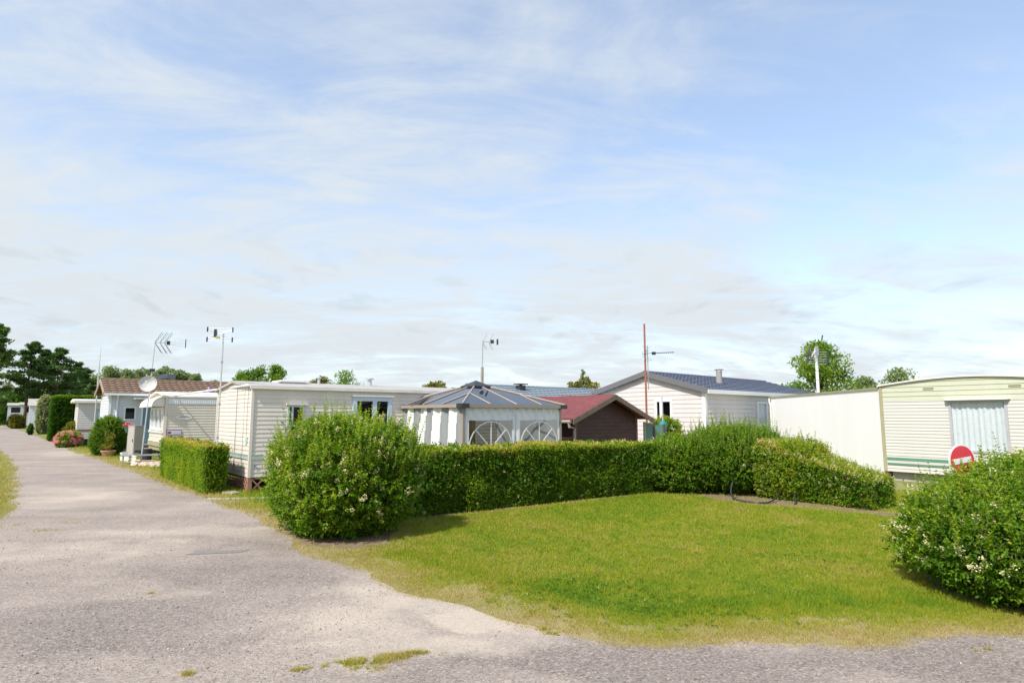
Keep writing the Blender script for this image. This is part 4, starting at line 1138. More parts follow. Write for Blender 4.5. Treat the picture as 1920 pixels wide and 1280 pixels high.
for a in (0,Ls):
    MB().fbox(fr,a-.05,a+.05,-.03,.05,0,ze).build('corner_board',M['brownwood'],t)
mb=MB()
mb.tube([fr.p(-ov-.05,-.3,rz_(-ov)-.08),fr.p(-ov-.05,Ds+.2,rz_(-ov)-.10)],.045,8)
mb.build('gutter',M['taupe_lt'],roof)
mb=MB(); mb.tube([fr.p(-ov-.05,-.22,rz_(-ov)-.10),fr.p(-ov-.03,-.22,rz_(-ov)-.22),fr.p(-.10,-.08,rz_(-ov)-.27),fr.p(-.10,-.08,0)],.036,8); mb.build('downpipe',M['taupe_lt'],t)
MB().fbox(fr,.06,Ls-.06,.06,Ds-.06,-.02,.05).build('base',M['concrete'],t)
# green screen beside shed
fr2=Fr(4.15,19.4,70)
t=thing('windbreak_screen','green windbreak screen with cream and brown posts right of the shed','screen',(*fr2.p(.35,0,0).xy,0))
MB().fbox(fr2,-.03,.03,-.03,.03,0,1.52).build('post',M['taupe_lt'],t)
MB().fbox(fr2,.30,.36,-.03,.03,0,1.55).build('post',M['brown_post'],t)
MB().fbox(fr2,.68,.74,-.03,.03,0,1.45).build('post',M['brown_post'],t)
MB().fbox(fr2,.03,.30,-.012,.012,.2,1.46).build('panel',M['screen_green'],t)
MB().fbox(fr2,.36,.68,-.012,.012,.2,1.42).build('panel',M['screen_green'],t)
MB().fbox(fr2,-.02,.36,-.025,.025,1.46,1.50).build('top_rail',M['taupe_lt'],t)
# closed teal parasol
q=Vector((5.02,20.6,0))
t=thing('closed_parasol','closed teal parasol on a pale pole among the climbing plant','parasol',tuple(q))
MB().tube([q,q+Vector((0,0,2.35))],.022,8).build('pole',M['lt_metal'],t)
mb=MB(); mb.lathe(q+Vector((0,0,.95)),[(.06,0),(.12,.06),(.10,.22),(.12,.26),(.15,.45),(.12,.55),(.04,.6)],12); fb=mb.build('canopy',M['teal_fabric'],t,smooth=True)
MB().lathe(q+Vector((0,0,1.17)),[(.108,0),(.112,.02),(.108,.04)],12).build('tie',M['stripe_mint'],fb)

# ------------------------------------------------------------------ tiled building behind gazebo
fr=Fr(-1.6,23.6,50); Lm,Wm=8.6,3.8; ze=2.32; zr=2.86
t=thing('mobile_home','pale blue-grey tiled building whose roof shows behind the gazebo and shed','mobile home',(*fr.p(Lm/2,0,0).xy,0))
end=Wl(fr.p(0,Wm/2,0),fr.p(0,-Wm/2,0)); lng=Wl(fr.p(0,-Wm/2,0),fr.p(Lm,-Wm/2,0)); far=Wl(fr.p(Lm,-Wm/2,0),fr.p(Lm,Wm/2,0)); bk=Wl(fr.p(Lm,Wm/2,0),fr.p(0,Wm/2,0))
gf=lambda s:ze+(zr-ze)*(1-abs(2*s/Wm-1))
mb=MB(); siding(mb,end,.2,gf,.15); siding(mb,lng,.2,ze,.15); siding(mb,far,.2,gf,.15); siding(mb,bk,.2,ze,.15); mb.build('wall',M['pink'],t)
mb=MB()
for s in (-1,1): tiles(mb,fr.p(-.2,s*(Wm/2+.2),ze-.06),fr.p(Lm+.2,s*(Wm/2+.2),ze-.06),fr.p(-.2,0,zr+.02),fr.p(Lm+.2,0,zr+.02),7,.24,.022,.03)
roof=mb.build('roof',M['grey_tile2'],t)
MB().tube([fr.p(-.22,0,zr+.045),fr.p(Lm+.22,0,zr+.045)],.05,8).build('ridge_cap',M['grey_tile2'],roof)
v=MB(); v.fbox(fr,2.0,2.28,-.62,-.34,2.6,2.92); v.fbox(fr,1.93,2.35,-.69,-.27,2.95,2.99); v.fbox(fr,2.1,2.18,-.52,-.44,2.92,2.95); v.build('vent_box',M['black_metal'],roof)

# ------------------------------------------------------------------ pale pink house with blue-grey roof
fr=Fr(7.2,23.0,48); Lh,Wh=10.2,5.2; ze=2.66; zr=3.36; z0=.3
t=thing('mobile_home','pale pink clapboard house with dark blue-grey tiled roof and open gable window','mobile home',(*fr.p(Lh/2,Wh/2,0).xy,0))
end=Wl(fr.p(0,Wh,0),fr.p(0,0,0)); lng=Wl(fr.p(0,0,0),fr.p(Lh,0,0)); far=Wl(fr.p(Lh,0,0),fr.p(Lh,Wh,0)); bk=Wl(fr.p(Lh,Wh,0),fr.p(0,Wh,0))
gf=lambda s:ze+(zr-ze)*(1-abs(2*s/Wh-1))
oe=(Wh-2.2,Wh-1.4,.9,2.36); os_=(4.0,4.9,1.3,2.3)
mb=MB(); siding(mb,end,z0,gf,.17,[oe]); siding(mb,lng,z0,ze,.17,[os_],prof=.024); siding(mb,far,z0,gf,.17); siding(mb,bk,z0,ze,.17); mb.build('wall',M['pink'],t)
mb=MB()
for s,sg in ((-.2,1),(Wh+.2,-1)): tiles(mb,fr.p(-.15,s,ze+.02),fr.p(Lh+.15,s,ze+.02),fr.p(-.15,Wh/2,zr+.10),fr.p(Lh+.15,Wh/2,zr+.10),9,.26,.022,.035)
roof=mb.build('roof',M['grey_tile'],t)
MB().tube([fr.p(-.15,Wh/2,zr+.13),fr.p(Lh+.15,Wh/2,zr+.13)],.05,8).build('ridge_cap',M['grey_tile'],roof)
mb=MB()
for A,B in ((-.22,Wh/2),(Wh+.22,Wh/2)):
    zA,zB=ze-.12,zr-.06
    b4=[fr.p(-.19,A,zA),fr.p(-.15,A,zA),fr.p(-.15,B,zB),fr.p(-.19,B,zB)]; mb.hexa(b4,[v+Vector((0,0,.21)) for v in b4])
mb.build('barge_board',M['grey_trim'],roof)
mb=MB(); mb.fbox(fr,-.14,Lh+.14,-.24,-.20,ze-.12,ze+.03); mb.fbox(fr,-.14,Lh+.14,-.20,-.02,ze-.12,ze-.10); mb.build('fascia',M['white'],roof)
for a,b in ((0,0),(0,Wh),(Lh,0)): MB().fbox(fr,a-.04,a+.10,b-.04,b+.10 if b==0 else b+.04,z0,ze-.02).build('corner_trim',M['white'],t)
f=window(t,end,*oe,M['white'],M['smoke_glass'],.09,.05,mull=(oe[0]+.28,),rails=())
mb=MB(); mb.fbox(end,oe[0]+.10,oe[0]+.26,-.16,-.15,oe[2],oe[3]-.15); mb.build('curtain',M['curtain'],f)
f=window(t,lng,*os_,M['white'],M['glass'],.08,.05,curtain=M['curtain'])
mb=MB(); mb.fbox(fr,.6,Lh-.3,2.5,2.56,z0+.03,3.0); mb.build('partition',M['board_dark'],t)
MB().fbox(fr,.1,Lh-.1,.1,Wh-.1,-.02,z0).build('base',M['concrete'],t)
mb=MB(); c_=fr.p(3.15,1.15,0); zc_=ze+.02+(zr+.08-ze)*(1.35/2.8)
mb.tube([(c_.x,c_.y,zc_-.1),(c_.x,c_.y,zc_+.52)],.125,14); fl=mb.build('flue',M['flue'],roof)
mb=MB(); mb.lathe((c_.x,c_.y,zc_+.585),[(.19,0),(.19,.03),(.05,.05)],14)
for k in range(4): a=k*PI/2+.4; mb.tube([(c_.x+.11*math.cos(a),c_.y+.11*math.sin(a),zc_+.5),(c_.x+.13*math.cos(a),c_.y+.13*math.sin(a),zc_+.59)],.014,5)
mb.build('cowl',M['flue'],fl)

# ------------------------------------------------------------------ green and ivory caravan, white annexe
Cx,Cy=10.03,16.74
ff=Wl((Cx,Cy),(Cx+math.sin(R(146))*3.9,Cy+math.cos(R(146))*3.9)); Wv=3.9; Lv=8.5
inw=-ff.v
def cp(a,b): q=ff.o+ff.u*a+inw*b; return (q.x,q.y)
z0=.25; ze=2.50; zap=2.66
t=thing('static_caravan','ivory caravan with sage green top, green stripes and lace-curtained window','caravan',(*cp(Wv/2,Lv/2),0))
archf=lambda s:ze+(zap-ze)*math.sin(PI*min(max(s/Wv,0),1))
ow=(1.60,2.78,.83,2.08)
sd1=Wl(cp(Wv,0),cp(Wv,Lv)); bk=Wl(cp(Wv,Lv),cp(0,Lv)); sd2=Wl(cp(0,Lv),cp(0,0))
zsage=2.10
mb=MB(); siding(mb,ff,z0,zsage,.083,[ow],prof=.010); siding(mb,sd1,z0,zsage,.083); siding(mb,bk,z0,zsage,.083); siding(mb,sd2,z0,zsage,.083); mb.build('wall',M['green_siding'],t)
mb=MB(); siding(mb,ff,zsage,archf,.12,prof=.010); siding(mb,sd1,zsage,ze,.12); siding(mb,bk,zsage,archf,.12); siding(mb,sd2,zsage,ze,.12); mb.build('upper_wall',M['sage'],t)
class FF:
    def p(s,a,b,z): q=ff.o+ff.u*b+inw*a; return Vector((q.x,q.y,z))
prof=[(Wv*k/12,archf(Wv*k/12)+.045) for k in range(13)]; prof=[(-.06,ze+.02)]+prof+[(Wv+.06,ze+.02)]
mb=MB(); cross_roof(mb,FF(),-.06,Lv+.05,prof,.04); mb.build('roof',M['offwhite'],t)
def fb(a0,a1,b0,b1,zA,zB): return MB().fbox(ff,a0,a1,b0,b1,zA,zB)
fb(.06,ow[0]-.02,0,.0245,.54,.62).build('stripe',M['stripe_green'],t); fb(.06,ow[0]-.02,0,.0245,.43,.47).build('stripe',M['stripe_green'],t); fb(.06,ow[0]-.02,0,.0235,.473,.537).build('stripe',M['green_siding'],t)
fb(ow[1]+.02,Wv-.03,0,.0245,.54,.62).build('stripe',M['stripe_green'],t); fb(ow[1]+.02,Wv-.03,0,.0245,.43,.47).build('stripe',M['stripe_green'],t)
fb(-.03,.045,-.03,.024,z0,ze-.01).build('corner_trim',M['olive_trim'],t)
f=window(t,ff,*ow,M['greyframe'],M['glass'],.045,.03,curtain=M['curtain'])
m_=MB(); m_.hexa([ff.p(ow[0]-.1,0,ow[3]+.02),ff.p(ow[1]+.1,0,ow[3]+.02),ff.p(ow[1]+.04,.13,ow[3]+.01),ff.p(ow[0]-.04,.13,ow[3]+.01)],[ff.p(ow[0]-.1,0,ow[3]+.055),ff.p(ow[1]+.1,0,ow[3]+.055),ff.p(ow[1]+.04,.13,ow[3]+.03),ff.p(ow[0]-.04,.13,ow[3]+.03)]); m_.build('rain_hood',M['offwhite'],f)
for s in (1.05,2.85):
    m_=MB()
    for k in range(2): m_.fbox(ff,s,s+.24,.0,.022,2.375+.04*k,2.39+.04*k)
    m_.build('vent_slot',M['olive_trim'],t)
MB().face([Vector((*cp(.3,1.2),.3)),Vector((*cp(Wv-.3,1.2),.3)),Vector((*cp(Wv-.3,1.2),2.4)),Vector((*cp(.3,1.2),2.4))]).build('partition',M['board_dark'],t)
m_=MB(); q=[cp(.1,.15),cp(Wv-.1,.15),cp(Wv-.1,Lv-.1),cp(.1,Lv-.1)]; m_.hexa([(x,y,-.02) for x,y in q],[(x,y,z0+.005) for x,y in q]); m_.build('base',M['concrete'],t)
# white annexe wall building, its blank side facing the lane
A0=Vector((Cx-.035,Cy+.03,0)); A1=Vector((10.2,24.25,0))
q=[A0,Vector((*cp(-.03,4.6),0)),Vector((14.4,23.6,0)),A1]
t=thing('annexe','blank white annexe wall with olive trim, joined to the ivory caravan','annexe',(11.6,21,0))
m_=MB(); zt0,zt1=2.44,2.43
tops=[2.44,2.47,2.47,2.43]
m_.hexa([Vector((p.x,p.y,-.02)) for p in q],[Vector((p.x,p.y,z)) for p,z in zip(q,tops)]); m_.build('wall',M['white_panel'],t)
aw=Wl(A1,A0)
m_=MB(); 
for zz,dz in ((0,.05),):
    m_.hexa([aw.p(-.04,-.03,2.415),aw.p(aw.L,-.03,2.425),aw.p(aw.L,.03,2.425),aw.p(-.04,.03,2.415)],[aw.p(-.04,-.03,2.465),aw.p(aw.L,-.03,2.478),aw.p(aw.L,.03,2.478),aw.p(-.04,.03,2.465)])
m_.build('roof_trim',M['olive_trim'],t)
m_=MB(); m_.tube([aw.p(.0,.07,2.40),aw.p(.0,.07,2.25),aw.p(.05,.05,2.15),aw.p(.05,.05,0)],.035,8); m_.build('downpipe',M['offwhite'],t)

# ------------------------------------------------------------------ antennas
def cyl(p,q,r,name,mat,parent,n=7): return MB().tube([p,q],r,n).build(name,mat,parent)
def yagi(parent,c,ang,boom,mat,scale=1.0,dirs=5,vee=True):
    c=Vector(c); d=Vector((math.cos(ang),math.sin(ang),0)); s=Vector((-d.y,d.x,0)); u=Vector((0,0,1))
    bm_=cyl(c,c+d*boom,.012*scale,'boom',mat,parent)
    return d,s,u
# tall mast with corner reflector aerial and dish, on a bench
q=Vector((-13.40,22.5,0))
t=thing('antenna_mast','grey antenna mast with corner reflector aerial, standing on a metal bench','antenna',tuple(q))
MB().tube([q+Vector((0,0,.04)),q+Vector((.13,0,2.6)),q+Vector((.22,0,4.42))],[.024,.022,.016],8).build('mast',M['lt_metal'],t)
c=q+Vector((.22,0,4.40)); d=Vector((.93,.36,0)).normalized(); u=Vector((0,0,1)); s=d.cross(u)
bm=cyl(c-d*.02,c+d*.42,.013,'boom',M['grey_metal'],t)
for k,x in enumerate((.0,.16,.31)):
    mb=MB()
    for w_ in (-.17,.17):
        for sg in (1,-1):
            mb.tube([c+d*x+s*w_*.4+u*sg*.02,c+d*(x+.23)+s*w_+u*sg*.38],.011,5)
    mb.build('reflector_rod',M['grey_metal'],bm)
MB().fbox(Fr(c.x+d.x*.42,c.y+d.y*.42,69),-.04,.06,-.05,.05,c.z-.07,c.z+.07).build('junction_box',M['black_metal'],t)
for k in (-1,0,1): cyl(c+d*.45+u*k*.04,c+d*1.0+u*k*.12,.005,'director_rod',M['grey_metal'],t,5)
cyl(c+d*1.0+u*-.16,c+d*1.0+u*.16,.016,'end_bar',M['black_metal'],t)
MB().fbox(Fr(q.x+.17,q.y,60),-.08,.1,-.05,.05,3.32,3.43).build('amplifier',M['black_metal'],t)
t2=thing('satellite_dish','round pale mesh satellite dish clamped halfway up the antenna mast','satellite dish',(q.x,q.y-.12,2.86))
dn=Vector((.28,-.93,.16)).normalized(); dc=Vector((q.x+.20,q.y-.20,2.86))
mb=MB(); rr=.285
mb.lathe(dc,[(.0,-.02),(.1,-.012),(.2,.012),(.25,.045),(rr,.075),(rr+.008,.085),(rr+.008,.07),(.25,.03),(.2,-.005),(.1,-.03),(.0,-.04)],36,axis=dn,closed=False)
m_,nt_,b_=newmat('mesh_dish'); f_=noise(nt_,26,5,.8); r_=ramp(nt_,[(.33,(.17,.16,.15)),(.44,(.50,.48,.45)),(.6,(.66,.64,.61))],f_); nt_.links.new(r_.outputs[0],b_.inputs['Base Color']); b_.inputs['Roughness'].default_value=.6
mb.build('dish',m_,t2,smooth=True)
mb=MB(); a_=dn.orthogonal().normalized()
mb.tube([dc-a_*.26+dn*.06,dc+dn*.36-a_*.02],.008,6); mb.build('feed_arm',M['grey_metal'],t2)
mb=MB(); mb.tube([dc+dn*.34-a_*.02,dc+dn*.42-a_*.02],.03,10); mb.build('receiver',M['lt_metal'],t2)
MB().tube([dc-dn*.03,Vector((q.x+.14,q.y,2.86))],.025,8).build('bracket',M['grey_metal'],t2)
fb_=Fr(-13.55,22.2,60)
t=thing('metal_bench','low galvanised metal bench frame under the antenna mast','bench',(-13.45,22.45,0))
mb=MB(); 
for b in (-.2,-.07,.06,.19): mb.fbox(fb_,-.35,1.35,b,b+.09,.30,.335)
tp_=mb.build('seat',M['grey_metal'],t)
for a in (-.28,1.25):
    for b in (-.17,.22): MB().fbox(fb_,a,a+.035,b,b+.035,-.01,.30).build('leg',M['grey_metal'],t)
MB().fbox(fb_,-.30,-.12,-.02,.02,.335,.45).build('bracket',M['lt_metal'],t)
# mast against beige caravan
q=Vector((-6.62,13.95,0))
t=thing('antenna_mast','slim mast with flat four-tipped aerial in front of the beige caravan end','antenna',tuple(q))
MB().tube([q,q+Vector((.0,0,3.6))],.019,8).build('mast',M['lt_metal'],t)
for z in (1.2,1.95,2.9): MB().tube([q+Vector((0,0,z)),q+Vector((0,0,z+.05))],.027,8).build('coupling',M['grey_metal'],t)
c=q+Vector((-.04,-.05,3.54)); d=Vector((1,.18,0)).normalized()
MB().fbox(Fr(c.x-.12,c.y,80),-.028,.028,-.03,.03,c.z-.05,c.z+.13).build('junction_box',M['black_metal'],t)
MB().fbox(Fr(c.x-.06,c.y-.01,80),-.04,.04,-.02,.02,c.z-.08,c.z-.03).build('clamp',plain('yellow_clamp',(.42,.40,.10),.5),t)
for zz in (-.075,-.13,.10,.155):
    e=.245
    cyl(c+d*-.28+Vector((0,.0,zz)),c+d*.26+Vector((0,0,zz)),.0035,'rod',M['grey_metal'],t,5)
for sx in (-.285,.255):
    for zz in (-.105,.125):
        cyl(c+Vector((-.05,0,.02)),c+d*sx+Vector((0,0,zz)),.005,'arm',M['grey_metal'],t,5)
        cyl(c+d*sx+Vector((0,0,zz-.055)),c+d*sx+Vector((0,0,zz+.055)),.016,'tip_plate',M['black_metal'],t)
# whip aerial
q=Vector((-22.4,33.2,0))
t=thing('whip_antenna','thin white whip antenna standing behind the brown tiled roof','antenna',tuple(q))
MB().tube([q,q+Vector((.0,0,4.4))],.035,8).build('pole',M['lt_metal'],t); MB().tube([q+Vector((0,0,4.4)),q+Vector((.02,0,5.45))],[.022,.01],6).build('whip',M['lt_metal'],t)
# aerial behind the gazebo
q=Vector((-.93,19.1,0))
t=thing('antenna_mast','thin antenna on a wooden post rising behind the gazebo roof','antenna',tuple(q))
MB().tube([q,q+Vector((0,0,3.22))],.045,10).build('post',M['postwood'],t); MB().tube([q+Vector((0,0,3.2)),q+Vector((.02,0,4.05))],.013,7).build('mast',M['grey_metal'],t)
c=q+Vector((.02,0,4.02)); d=Vector((.95,.2,0)).normalized(); s=d.cross(u)
bm=cyl(c-d*.03,c+d*.30,.010,'boom',M['grey_metal'],t)
for x in (.0,.20):
    mb=MB()
    for w_ in (-.1,.1):
        for sg in (1,-1): mb.tube([c+d*x+s*w_*.4+u*sg*.03,c+d*(x+.12)+s*w_+u*sg*.24],.009,5)
    mb.build('reflector_rod',M['lt_metal'],bm)
MB().fbox(Fr(c.x+d.x*.28,c.y+d.y*.28,78),-.04,.06,-.04,.04,c.z-.05,c.z+.06).build('junction_box',M['black_metal'],t)
cyl(c+d*.46+u*-.09,c+d*.46+u*.09,.028,'end_bar',M['black_metal'],t); cyl(c+d*.3,c+d*.72,.005,'director_rod',M['lt_metal'],t,5)
# rust red mast
q=Vector((4.62,21.2,0))
t=thing('antenna_mast','tall rust red mast with small yagi aerial in front of the pink gable','antenna',tuple(q))
MB().tube([q,q+Vector((0,0,4.9))],[.038,.032],8).build('mast',M['rust'],t)
MB().tube([q+Vector((.09,0,2.6)),q+Vector((.09,0,4.15))],.014,7).build('aerial_pole',M['grey_metal'],t)
c=q+Vector((.10,-.02,3.86)); d=Vector((.95,.30,.07)).normalized(); s=d.cross(u).normalized()
bm=cyl(c-d*.25,c+d*1.05,.010,'boom',M['black_metal'],t)
mb=MB()
for k in range(9): x=.30+.085*k; l=.10-.006*k; mb.tube([c+d*x-s*l,c+d*x+s*l],.008,5); mb.tube([c+d*x-u*.03,c+d*x+u*.03],.008,5)
mb.build('director_rod',M['black_metal'],bm)
mb=MB()
for sg in (1,-1):
    for k in range(4): o=.06+.06*k; mb.tube([c-d*(.15-.06*k)+u*sg*o-s*.2,c-d*(.15-.06*k)+u*sg*o+s*.2],.005,5)
    mb.tube([c-d*.05+u*sg*.02,c-d*.2+u*sg*.3],.006,5)
mb.build('reflector_rod',M['grey_metal'],bm)
MB().fbox(Fr(c.x+d.x*.22,c.y+d.y*.22,73),-.05,.06,-.04,.04,c.z-.04,c.z+.06).build('junction_box',M['black_metal'],t)
cyl(q+Vector((.0,0,3.2)),q+Vector((.12,0,3.2)),.02,'clamp',M['grey_metal'],t); cyl(q+Vector((.0,0,3.95)),q+Vector((.12,0,3.95)),.02,'clamp',M['grey_metal'],t)
# panel aerial
q=Vector((12.95,26.0,0))
t=thing('antenna_mast','thick white pole with black-edged panel aerial before the big green tree','antenna',tuple(q))
MB().tube([q,q+Vector((0,0,4.55))],.062,12).build('mast',M['white'],t)
for z in (3.2,3.6,4.0,4.35): MB().tube([q+Vector((0,0,z)),q+Vector((0,0,z+.025))],.07,12).build('clamp_ring',M['grey_metal'],t)
c=q+Vector((0,-.1,4.1)); d=Vector((.98,.2,0)).normalized()
bm=cyl(c-d*.48+Vector((0,-.05,-.2)),c+d*.44+Vector((0,-.05,-.2)),.010,'reflector_rod',M['lt_metal'],t,5)
for z in (-.1,0,.1,.2,.3): cyl(c-d*(.48-z*.12)+Vector((0,-.05,z)),c+d*(.40+z*.12)+Vector((0,-.05,z)),.010,'reflector_rod',M['lt_metal'],t,5)
for A,B in (((-.53,-.22),(-.44,.22)),((-.47,.12),(-.36,.52)),((.40,-.22),(.50,.32)),((-.40,.10),(-.32,.34)),((.22,.80),(.28,1.02))):
    cyl(c+d*A[0]+Vector((0,-.06,A[1])),c+d*B[0]+Vector((0,-.06,B[1])),.028,'edge_bar',M['black_metal'],t)
mb=MB(); 
for k in range(7): mb.tube([c+d*(-.34+.05*k)+Vector((0,-.08,.06+.05*k)),c+d*(-.10+.03*k)+Vector((0,-.08,.50-.02*k))],.008,5)
mb.build('mesh_reflector',M['lt_metal'],t)
MB().fbox(Fr(c.x-.06,c.y-.08,80),-.05,.06,-.05,.05,c.z+.15,c.z+.55).build('junction_box',M['grey_metal'],t)

# ------------------------------------------------------------------ street things
# no entry sign
sc_=Vector((5.29,7.32,1.185))
t=thing('no_entry_sign','round red and white no-entry sign half sunk in the right-hand bush','road sign',(sc_.x,sc_.y+.03,0))
MB().tube([(sc_.x,sc_.y+.05,-.05),(sc_.x,sc_.y+.05,1.30)],.026,10).build('post',M['grey_metal'],t)
ax=R(13); du=Vector((math.cos(ax),math.sin(ax),0)); dn=Vector((math.sin(ax),-math.cos(ax),0)); roll=R(8)
du2=(du*math.cos(roll)+Vector((0,0,1))*math.sin(roll)); dv2=dn.cross(du2)*-1
dv2=Vector((0,0,1))*math.cos(roll)-du*math.sin(roll)
def disc(r,o0,o1,n=48):
    m=MB(); b=[sc_+du2*r*math.cos(2*PI*k/n)+dv2*r*math.sin(2*PI*k/n) for k in range(n)]
    lo=[p+dn*o0 for p in b]; hi=[p+dn*o1 for p in b]
    m.mesh(lo+hi,[tuple(range(n-1,-1,-1)),tuple(range(n,2*n))]+[(k,(k+1)%n,n+(k+1)%n,n+k) for k in range(n)]); return m
pl=disc(.188,-.012,.0).build('plate',M['sign_white'],t)
disc(.171,.0,.003).build('red_disc',M['sign_red'],pl)
b4=[sc_+du2*a+dv2*b for a,b in ((-.128,-.031),(.128,-.031),(.128,.031),(-.128,.031))]
MB().hexa([p+dn*.003 for p in b4],[p+dn*.006 for p in b4]).build('white_bar',M['sign_white'],pl)
# utility cabinet, pots
fr=Fr(-15.95,26.2,30)
t=thing('utility_cabinet','grey upright utility cabinet by the lane next to the antenna mast','cabinet',(*fr.p(.2,.25,0).xy,0))
MB().fbox(fr,0,.42,0,.50,-.02,1.28).build('body',M['cabinet'],t)
MB().fbox(fr,-.012,.0,.03,.47,.06,1.24).build('door',M['cabinet'],t)
MB().fbox(fr,-.02,.44,-.02,.52,1.28,1.31).build('lid',M['cabinet'],t)
MB().fbox(fr,-.025,-.012,.07,.11,.62,.74).build('handle',M['black_metal'],t)
p=Vector((-16.55,26.75,0))
t=thing('flower_pot','green hanging pot of pink geraniums on a wooden stake','flower pot',tuple(p))
MB().tube([p,p+Vector((0,0,1.12))],.035,8).build('stake',M['postwood'],t)
MB().lathe(p+Vector((0,-.02,1.02)),[(.11,0),(.15,.12),(.17,.22),(.15,.22),(.1,.16)],16).build('pot',M['screen_green'],t)
g=np.random.default_rng(5); cs=p[:]+np.array([0,-.02,1.33])+g.normal(size=(26,3))*np.array([.10,.10,.07]); V,F,T=clump_leaves(cs,np.full(26,.06),22,.045,5,.3); np_mesh('flower',V,F,M['pinkflower'],t,T)
cs=p[:]+np.array([0,-.02,1.24])+g.normal(size=(16,3))*np.array([.12,.12,.04]); V,F,T=clump_leaves(cs,np.full(16,.07),16,.06,6,.4); np_mesh('foliage',V,F,M['leaf_tree'],t,T)
p=Vector((-17.2,26.5,0))
t=thing('flower_pot','wide terracotta pot with a weedy plant before the cone-shaped shrub','flower pot',tuple(p))
MB().lathe(p,[(.17,-.01),(.20,.05),(.27,.20),(.29,.21),(.29,.26),(.25,.26),(.22,.18)],20).build('pot',M['terracotta'],t)
cs=p[:]+np.array([0,0,.45])+g.normal(size=(26,3))*np.array([.12,.12,.22]); V,F,T=clump_leaves(cs,np.full(26,.08),20,.07,8,.5); np_mesh('foliage',V,F,M['leaf_yel'],t,T)
# stone border
t=thing('stone_border','pale rubble and lattice-edged border beside the lane','flower bed',(-12.9,21.6,0))
random.seed(12); mb=MB()
def rock(c,r,mb):
    n=8; prof=[(r*.75,-.02),(r*1.0,r*.2),(r*.85,r*.55),(r*.35,r*.75)]
    k0=len(mb.v); mb.lathe(c,prof,n)
    for v in mb.v[k0:]:
        v.x+=random.uniform(-.18,.18)*r; v.y+=random.uniform(-.18,.18)*r; v.z+=random.uniform(-.1,.1)*r
for k in range(26):
    f_=random.uniform(0,1); c=Vector((-12.95,21.55,0)).lerp(Vector((-11.75,20.85,0)),f_)+Vector((random.uniform(-.1,.2),random.uniform(-.15,.5),0)); rock(c,random.uniform(.08,.17),mb)
mb.build('rubble',M['stone'],t)
kw=Wl((-14.9,23.7),(-13.0,21.55)); mb=MB(); lattice(mb,kw,0,kw.L,.03,.30,.16,.02,.012); mb.fbox(kw,0,kw.L,-.02,.03,.30,.33); mb.build('lattice_edge',M['offwhite'],t)
mb=MB(); mb.hexa([(-14.8,23.8,0),(-13,21.75,0),(-11.7,21.1,0),(-12.2,22.6,0)],[(-14.8,23.8,.09),(-13,21.75,.09),(-11.7,21.1,.09),(-12.2,22.6,.09)]); mb.build('bed',M['stone'],t)
# concrete kerb strip and slab by the beige caravan
mb=MB(); mb.hexa([(-6.25,12.75,0),(-4.55,13.05,0),(-4.55,13.2,0),(-6.25,12.9,0)],[(-6.25,12.75,.03),(-4.55,13.05,.03),(-4.55,13.2,.03),(-6.25,12.9,.03)])
o=mb.build('concrete_strip',M['concrete'],None,loc=(-5.4,13,0)); tag(o,'thin pale concrete edging strip in the grass before the beige caravan','edging')
mb=MB(); mb.hexa([(-6.9,14.25,0),(-6.05,13.55,0),(-5.95,13.75,0),(-6.7,14.5,0)],[(-6.9,14.25,.05),(-6.05,13.55,.05),(-5.95,13.75,.05),(-6.7,14.5,.05)])
o=mb.build('concrete_slab',M['concrete'],None,loc=(-6.4,14,0)); tag(o,'grey concrete slab at the foot of the dark lattice skirting','slab')
# hoses
def ground_tube(name,label,pts,r):
    mb=MB(); P_=[Vector(p) for p in pts]; out=[]
    for i in range(len(P_)-1):
        a=P_[max(i-1,0)];b=P_[i];c=P_[i+1];d=P_[min(i+2,len(P_)-1)]
        for k in range(5):
            s=k/5; out.append(.5*((2*b)+(c-a)*s+(2*a-5*b+4*c-d)*s*s+(3*b-a-3*c+d)*s**3))
    out.append(P_[-1]); mb.tube(out,r,7)
    o=mb.build(name,M['hosepipe'],None,smooth=True,loc=tuple(P_[0])); return tag(o,label,'hose')
ground_tube('hose','black hose looping out of the hedge onto the soil',[(4.62,13.1,.34),(4.52,12.95,.16),(4.50,12.72,.05),(4.58,12.42,.035),(4.80,12.22,.035),(5.0,12.25,.035),(5.22,12.5,.06),(5.5,12.85,.14)],.017)
ground_tube('hose','short stub of black hose poking from the flowering hedge',[(5.46,12.12,.02),(5.52,12.22,.07),(5.62,12.5,.17)],.018)
mb=MB(); mb.lathe((-83.4,98.6,0),[(.4,0),(.5,.8),(.55,.82),(.5,.9)],14); o=mb.build('blue_bin',M['blue_bin'],None,loc=(-83.4,98.6,0)); tag(o,'tiny blue bin at the far end of the lane','bin')

# ------------------------------------------------------------------ shrubs and hedges
shrub('privet_bush','big rounded privet bush with cream blossoms at the lane corner','bush',-2.50,9.40,1.63,.98,1.14,50,101,4700,.056,nspike=260,spike=(.2,.62),nblos=230,tint=.36,zc=.45,e=2.7,lump=.2)
SLOPE[0]=.33
shrub('privet_bush','overgrown flowering privet bush in front of the no-entry sign','bush',5.40,6.14,1.28,1.36,.98,90,102,6000,.052,nspike=260,spike=(.14,.5),nblos=150,tint=.30,zc=.46,e=3.4,lump=.17)
SLOPE[0]=0.0
hedge('clipped_hedge','long clipped hedge running from the big bush past the gazebo',Fr(-1.75,10.42,54),6.1,.85,1.13,1.08,103,24000,.050,tint=.25,topt=.32,nblos=130,rough=.085,sidefac=.5,nspike=160,spike=(.05,.13))
shrub('privet_bush','tall untrimmed privet with upright shoots in front of the pink house','bush',5.1,14.35,1.42,1.32,1.2,90,104,4600,.058,nspike=380,spike=(.2,.6),nblos=25,tint=.24,zc=.45,e=2.15)
